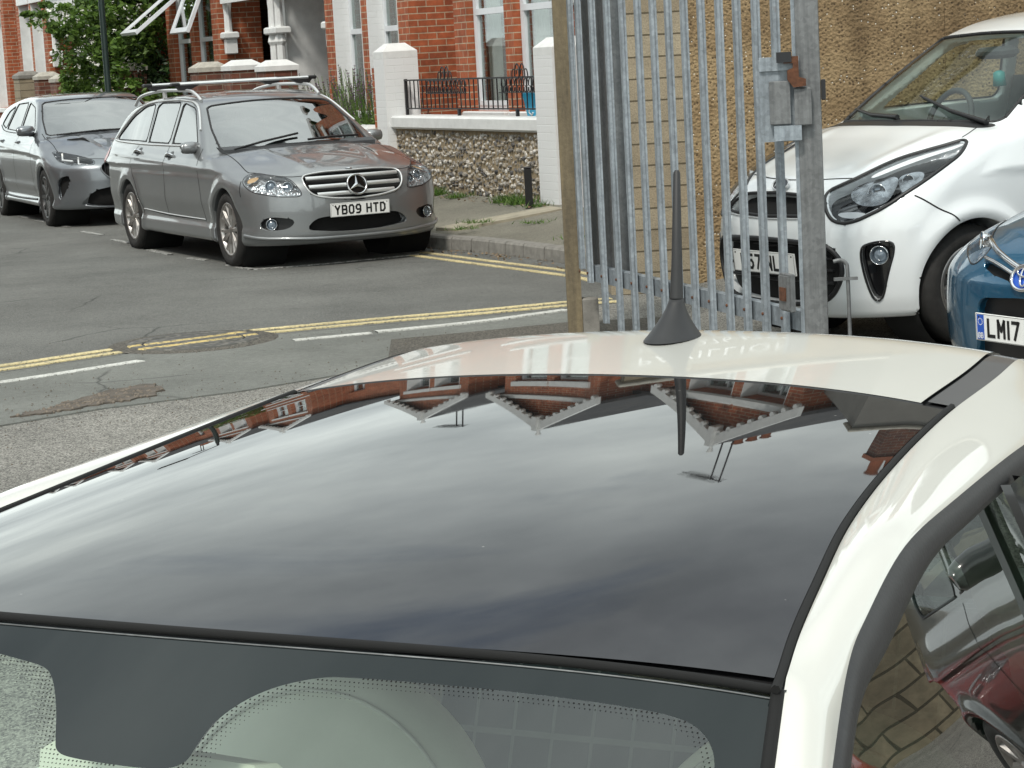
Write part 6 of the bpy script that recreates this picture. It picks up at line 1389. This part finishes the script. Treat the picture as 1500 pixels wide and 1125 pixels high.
def tri(outline_, hole, keep_in, step):
    pts = [Vector(p) for p in outline_]; n0 = len(pts); ed = [(i, (i+1) % n0) for i in range(n0)]
    if hole: n1_ = len(hole); pts += [Vector(p) for p in hole]; ed += [(n0+i, n0+(i+1) % n1_) for i in range(n1_)]
    oa = np.array(outline_); gx, gy = np.meshgrid(np.arange(-.64, .64, step), np.arange(.01, .78, step)); g = np.stack([gx.ravel(), gy.ravel()], 1); g = g[poly_d(g[:, 0], g[:, 1], oa) < -step*.4]
    if hole: g = g[np.abs(poly_d(g[:, 0], g[:, 1], np.array(hole))) > step*.3]
    r = geometry.delaunay_2d_cdt(pts+[Vector(p) for p in g], ed, [], 1, 1e-6); vv = np.array([tuple(v) for v in r[0]]); F = []
    for f in r[2]:
        cc = vv[list(f)].mean(0)
        if hole:
            ins = poly_d(cc[:1], cc[1:], np.array(hole))[0] < 0
            if ins != keep_in: continue
        F.append(f)
    return vv, F
vv, F = tri(outl, clear, True, .03)
M['ws_clear'] = glass('green_windscreen_glass', (.82, .90, .84), 1.48, boost=.07)
mesh('windscreen', [wsp(a, b_) for a, b_ in vv], [f[::-1] for f in F], M['ws_clear'], fe, True)
vv, F = tri(outl, clear, False, .03)
M['frit'] = plain('black_glass_border', (.008, .012, .013), .03, var=.05, spec=.4)
mesh('windscreen_border', [wsp(a, b_, 0) for a, b_ in vv], [f[::-1] for f in F], M['frit'], fe, True)
b = MB(); ca = np.array(clear); sp_ = .0042
gx, gy = np.meshgrid(np.arange(-.52, .52, sp_), np.arange(.03, .20, sp_)); gx[::2] += sp_/2; gx, gy = gx.ravel(), gy.ravel(); dd = -poly_d(gx, gy, ca)
lim = np.where((np.abs(gx-.04) < .17) & (gy > .045), .022, .011)
for x, y, d_, l_ in zip(gx, gy, dd, lim):
    if 0.0008 < d_ < l_:
        r = .0010*(1-.6*d_/l_); b.add([wsp(x+r*math.cos(a), y+r*math.sin(a), .0003) for a in (0, 1.047, 2.094, 3.142, 4.189, 5.236)], [(0, 1, 2, 3, 4, 5)])
b.build('border_dots', M['void'], fe)
vl = np.linspace(-.542, .542, 50)
b = MB(); b.tube([fx(uh(v)-.001, v, 1.385-cw_(v)-.0045) for v in vl], .0045, 8); b.build('roof_front_seal', M['void'], fe)
b = MB(); b.tube([fx(uh(v)-.0085, v, 1.385-cw_(v)-.0095) for v in vl], .0008, 6); b.build('glass_edge', M['galv_dark'], fe)
for sg in (1, -1):
    b = MB(); b.tube([fx(p.x, sg*(p.y-.005), p.z+.001) for p in [inner(u) for u in np.linspace(.03, -.5, 30)]], .0058, 6); b.build('pillar_seal', M['void'], fe)
    b = MB(); b.tube([fx(u, sg*(float(wpts(u))+.001), qz(u, float(wpts(u)))-.0015) for u in np.linspace(.02, .93, 50)], .0042, 6); b.build('roof_side_seal', M['void'], fe)
b = MB(); b.tube([fx(u_r(v)+.0005, v, qz(u_r(v), v)-.002) for v in np.linspace(-.43, .43, 40)], .003, 6); b.build('roof_rear_seal', M['rubber'], fe)
# stubby aerial
am = plain('aerial_plastic', (.018, .018, .019), .55, var=.15, sc=30); az_ = qz(1.2, 0)
an = empty('roof_aerial', fx(1.2, 0, az_+.001)); an.parent = fe
b = MB(); V = []; n = 28; lv = 12
for k in range(lv+1):
    t = k/lv; z = .052*t; rx = .044*(1-t)**1.35+.0105; ry = .026*(1-t)**1.5+.0105; cx = -.012*t+.006*(1-t)
    V += [(cx+rx*math.cos(2*math.pi*j/n)*(1.25 if math.cos(2*math.pi*j/n) > 0 else 1), ry*math.sin(2*math.pi*j/n), z) for j in range(n)]
b.add(V, [(k*n+j, k*n+(j+1) % n, (k+1)*n+(j+1) % n, (k+1)*n+j) for k in range(lv) for j in range(n)]+[tuple(range(lv*n, lv*n+n))], True); b.build('aerial_base', am, an)
b = MB(); b.lathe([(.055, -.001), (.056, .002)], 24); 
b = MB(); b.tube([(-.011, 0, .052), (-.018, 0, .10), (-.040, -.003, .226), (-.0405, -.003, .2295)], [.0098, .0078, .0050, .003], 14); b.build('aerial_whip', am, an)
# interior: headliner, round-topped seats, rear bench, mirror, steering wheel
lin = plain('headliner', (.50, .50, .46), .9)
grid('header_trim', lambda a, b: (lambda v: (lambda u: fx(u, v, qz(u, v)-.010-.020*a))(u_f(v)+.006+.05*a))(-.53+1.06*b), 4, 30, lin)
grid('headliner', lambda a, b: (lambda u, v: fx(u, v, qz(u, v)-.031))(.045+1.42*a, -.53+1.06*b), 20, 20, lin)
sm_ = plain('sage_upholstery', (.62, .62, .56), .6, var=.06, sc=4, bump=.1, bs=150)
def fseat(u0, v0, par=fe):
    V = []; n = 40; ring = []
    def prof(r):                                     # rounded top outline
        P = [(-r, .45)]+[(-r*math.cos(a), .87+r*math.sin(a)*1.0) for a in np.linspace(0, math.pi, 28)]+[(r, .45)]; return P
    lay = [(-.064, .01), (-.064, .10), (-.060, .19), (-.048, .222), (-.02, .236), (.03, .236), (.065, .20)]; P0_ = None; V = []; m_ = None
    for du, r in lay:
        P_ = prof(r); m_ = len(P_)
        for a, z in P_: V.append(fx(u0+du+(z-.7)*.28, v0+a, z))
    F = [(i*m_+j, i*m_+j+1, (i+1)*m_+j+1, (i+1)*m_+j) for i in range(6) for j in range(m_-1)]+[tuple(range(6*m_, 7*m_))[::-1]]
    o = mesh('seat_back', V, F, sm_, par, True); 
    for r, du in ((.222, -.048),):
        b = MB(); b.tube([fx(u0+du+(z-.7)*.28-.001, v0+a, z) for a, z in prof(r)], .003, 5); b.build('seat_piping', lin, o)
    b = MB(); b.box(*sorted((-AX-u0+.02, -AX-u0+.50)), v0-.22, v0+.22, .40, .55, ch=.04); b.build('seat_cushion', sm_, par)
fseat(.60, -.285); fseat(.60, .36)
def plaid():
    t = NT('checked_fabric'); w1 = t('ShaderNodeTexBrick'); w1.offset = 0; t.l.new(wallvec2(t), w1.inputs['Vector'])
    for k, x in (('Scale', 1), ('Brick Width', .07), ('Row Height', .045), ('Mortar Size', .0035), ('Mortar Smooth', .5)): w1.inputs[k].default_value = x
    w1.inputs['Color1'].default_value = (.075, .10, .105, 1); w1.inputs['Color2'].default_value = (.085, .11, .115, 1); w1.inputs['Mortar'].default_value = (.22, .25, .24, 1); t.set(Base_Color=w1.outputs[0], Roughness=.9); return t.m
def wallvec2(t):
    s_ = t('ShaderNodeSeparateXYZ'); t.l.new(t.obj(), s_.inputs[0]); cb = t('ShaderNodeCombineXYZ'); t.l.new(s_.outputs[1], cb.inputs[0]); a = t('ShaderNodeMath', operation='ADD'); t.l.new(s_.outputs[2], a.inputs[0]); t.l.new(s_.outputs[0], a.inputs[1]); t.l.new(a.outputs[0], cb.inputs[1]); return cb.outputs[0]
plm = plaid()
b = MB(); b.prism([(-AX-1.02, .5), (-AX-1.5, .55), (-AX-1.68, .99), (-AX-1.56, 1.0), (-AX-1.40, .62), (-AX-1.02, .60)], -.56, .56, 'y'); b.build('rear_bench', plm, fe)
b = MB(); b.box(-AX-1.9, -AX+.5, -.66, .66, .42, .45); b.build('floor', M['trim'], fe)
b = MB(); b.prism([(-.42, .96), (-.55, .98), (-.80, .95), (-.86, .85), (-.80, .55), (-.42, .55)], -.60, .60, 'y'); b.build('dashboard', lin, fe)
b = MB(); b.box(-.03, .03, -.125, .125, -.033, .033, ch=.014); mm = b.xf(Matrix.Translation(fx(-.075, .0, 1.243)) @ Matrix.Rotation(R(-6), 4, 'Z') @ Matrix.Rotation(R(-14), 4, 'Y')).build('rear_view_mirror', plain('mirror_casing', (.66, .67, .58), .4), fe)
b = MB(); b.box(-.012, .012, -.018, .018, 0, .06, ch=.004); b.xf(Matrix.Translation(fx(-.09, .02, 1.27))).build('mirror_stalk', M['bone'], mm)
b = MB(); b.tube([fx(-.30+.05*math.sin(a), -.34+.17*math.cos(a), .95+.16*math.sin(a)) for a in [2*math.pi*i/24 for i in range(25)]], .014, 8, False); b.build('steering_wheel', M['trim'], fe)
c.wheels(spokes=6, double=False, rimr=.19); c.mirror((-.62, .76, 1.0), 1.05)
hp = [(.30, .62, .78), (.42, .60, .74), (.52, .52, .66), (.52, .60, .60), (.42, .70, .62), (.30, .73, .70)]
c.patch('headlight', hp, M['reflector'], .004, True, 2); c.tube('headlight_rim', hp, .008, M['chrome'], True, .002, True, 2)
# ---- cars standing beside the cream car, seen only as reflections in its door glass
def paintswap(o, mat):
    for ch in o.children: paintswap(ch, mat)
    if o.type == 'MESH':
        for s_ in o.material_slots:
            if s_.material in (PA['silver'], PA['white'], PA['blue']): s_.link = 'OBJECT'; s_.material = mat
def dupcar(src, loc, yaw, mat, label):
    def rec(o, par=None):
        if o.name.startswith(('number_plate', 'roof_bar', 'oval_badge', 'star_emblem')): return None
        q = o.copy(); COL.objects.link(q)
        if par: q.parent = par
        for ch in list(o.children): rec(ch, q)
        return q
    q = rec(src.e); q.location = loc; q.rotation_euler = (0, 0, yaw); q['label'] = label; paintswap(q, mat); return q
def fw(u, v): return Vector((-.297+u*math.sin(FA)+v*math.cos(FA), 1.951+u*math.cos(FA)-v*math.sin(FA), -.2))
yw = math.atan2(fwd.y, fwd.x)
dupcar(kia, (3.72, 6.78, -.05), R(-153), PA['black'], 'glossy black car parked alongside, seen in the cream car door glass')
dupcar(toy, (9.75, 8.3, -.12), R(-153), PA['red'], 'red hatchback beyond the black car, seen in the cream car door glass')
sw = empty('stone_wall', (14.2, 12.4, 0), (0, 0, R(135)), label='old stone block wall behind the red car, seen in the door glass', cat='wall')
b = MB(); b.box(-7, 3.4, -.15, .15, -.3, 2.9); b.build('wall_body', brickmat('rubble_stone', (.26, .22, .15), (.17, .145, .10), (.07, .06, .04), .42, .2, .012), sw); b = MB(); b.box(-7.02, 3.42, -.2, .2, 2.902, 3.0, ch=.02); b.build('wall_cap', M['bone'], sw)
# ---------------------------------------------------------------- sign board on the pebble dash building, read mirrored in the cream roof
sg_ = empty('wall_sign', (.74, 14.59, 3.52), (0, 0, R(2)), label='cream sign board with white lettering PAVILLION high on the pebble dash building', cat='sign')
b = MB(); b.box(0, 1.42, -.03, -.002, 0, .60, ch=.006); b.build('board', plain('sign_board', (.24, .22, .18), .5), sg_)
for txt, z, s_ in (('PAVILLION', .32, .235), ('tel: 0 276 671 8', .08, .165)):
    cu = bpy.data.curves.new('lettering', 'FONT'); cu.body = txt; cu.size = s_; cu.extrude = .004; cu.space_character = 1.15; to = bpy.data.objects.new('tmp_text', cu); COL.objects.link(to); C.view_layer.update()
    me = bpy.data.meshes.new_from_object(to.evaluated_get(C.evaluated_depsgraph_get())); bpy.data.objects.remove(to); me.materials.clear(); me.materials.append(M['white_paint'])
    o = bpy.data.objects.new('lettering', me); COL.objects.link(o); o.parent = sg_; o.location = (.05, -.036, z); o.rotation_euler = (R(90), 0, 0)
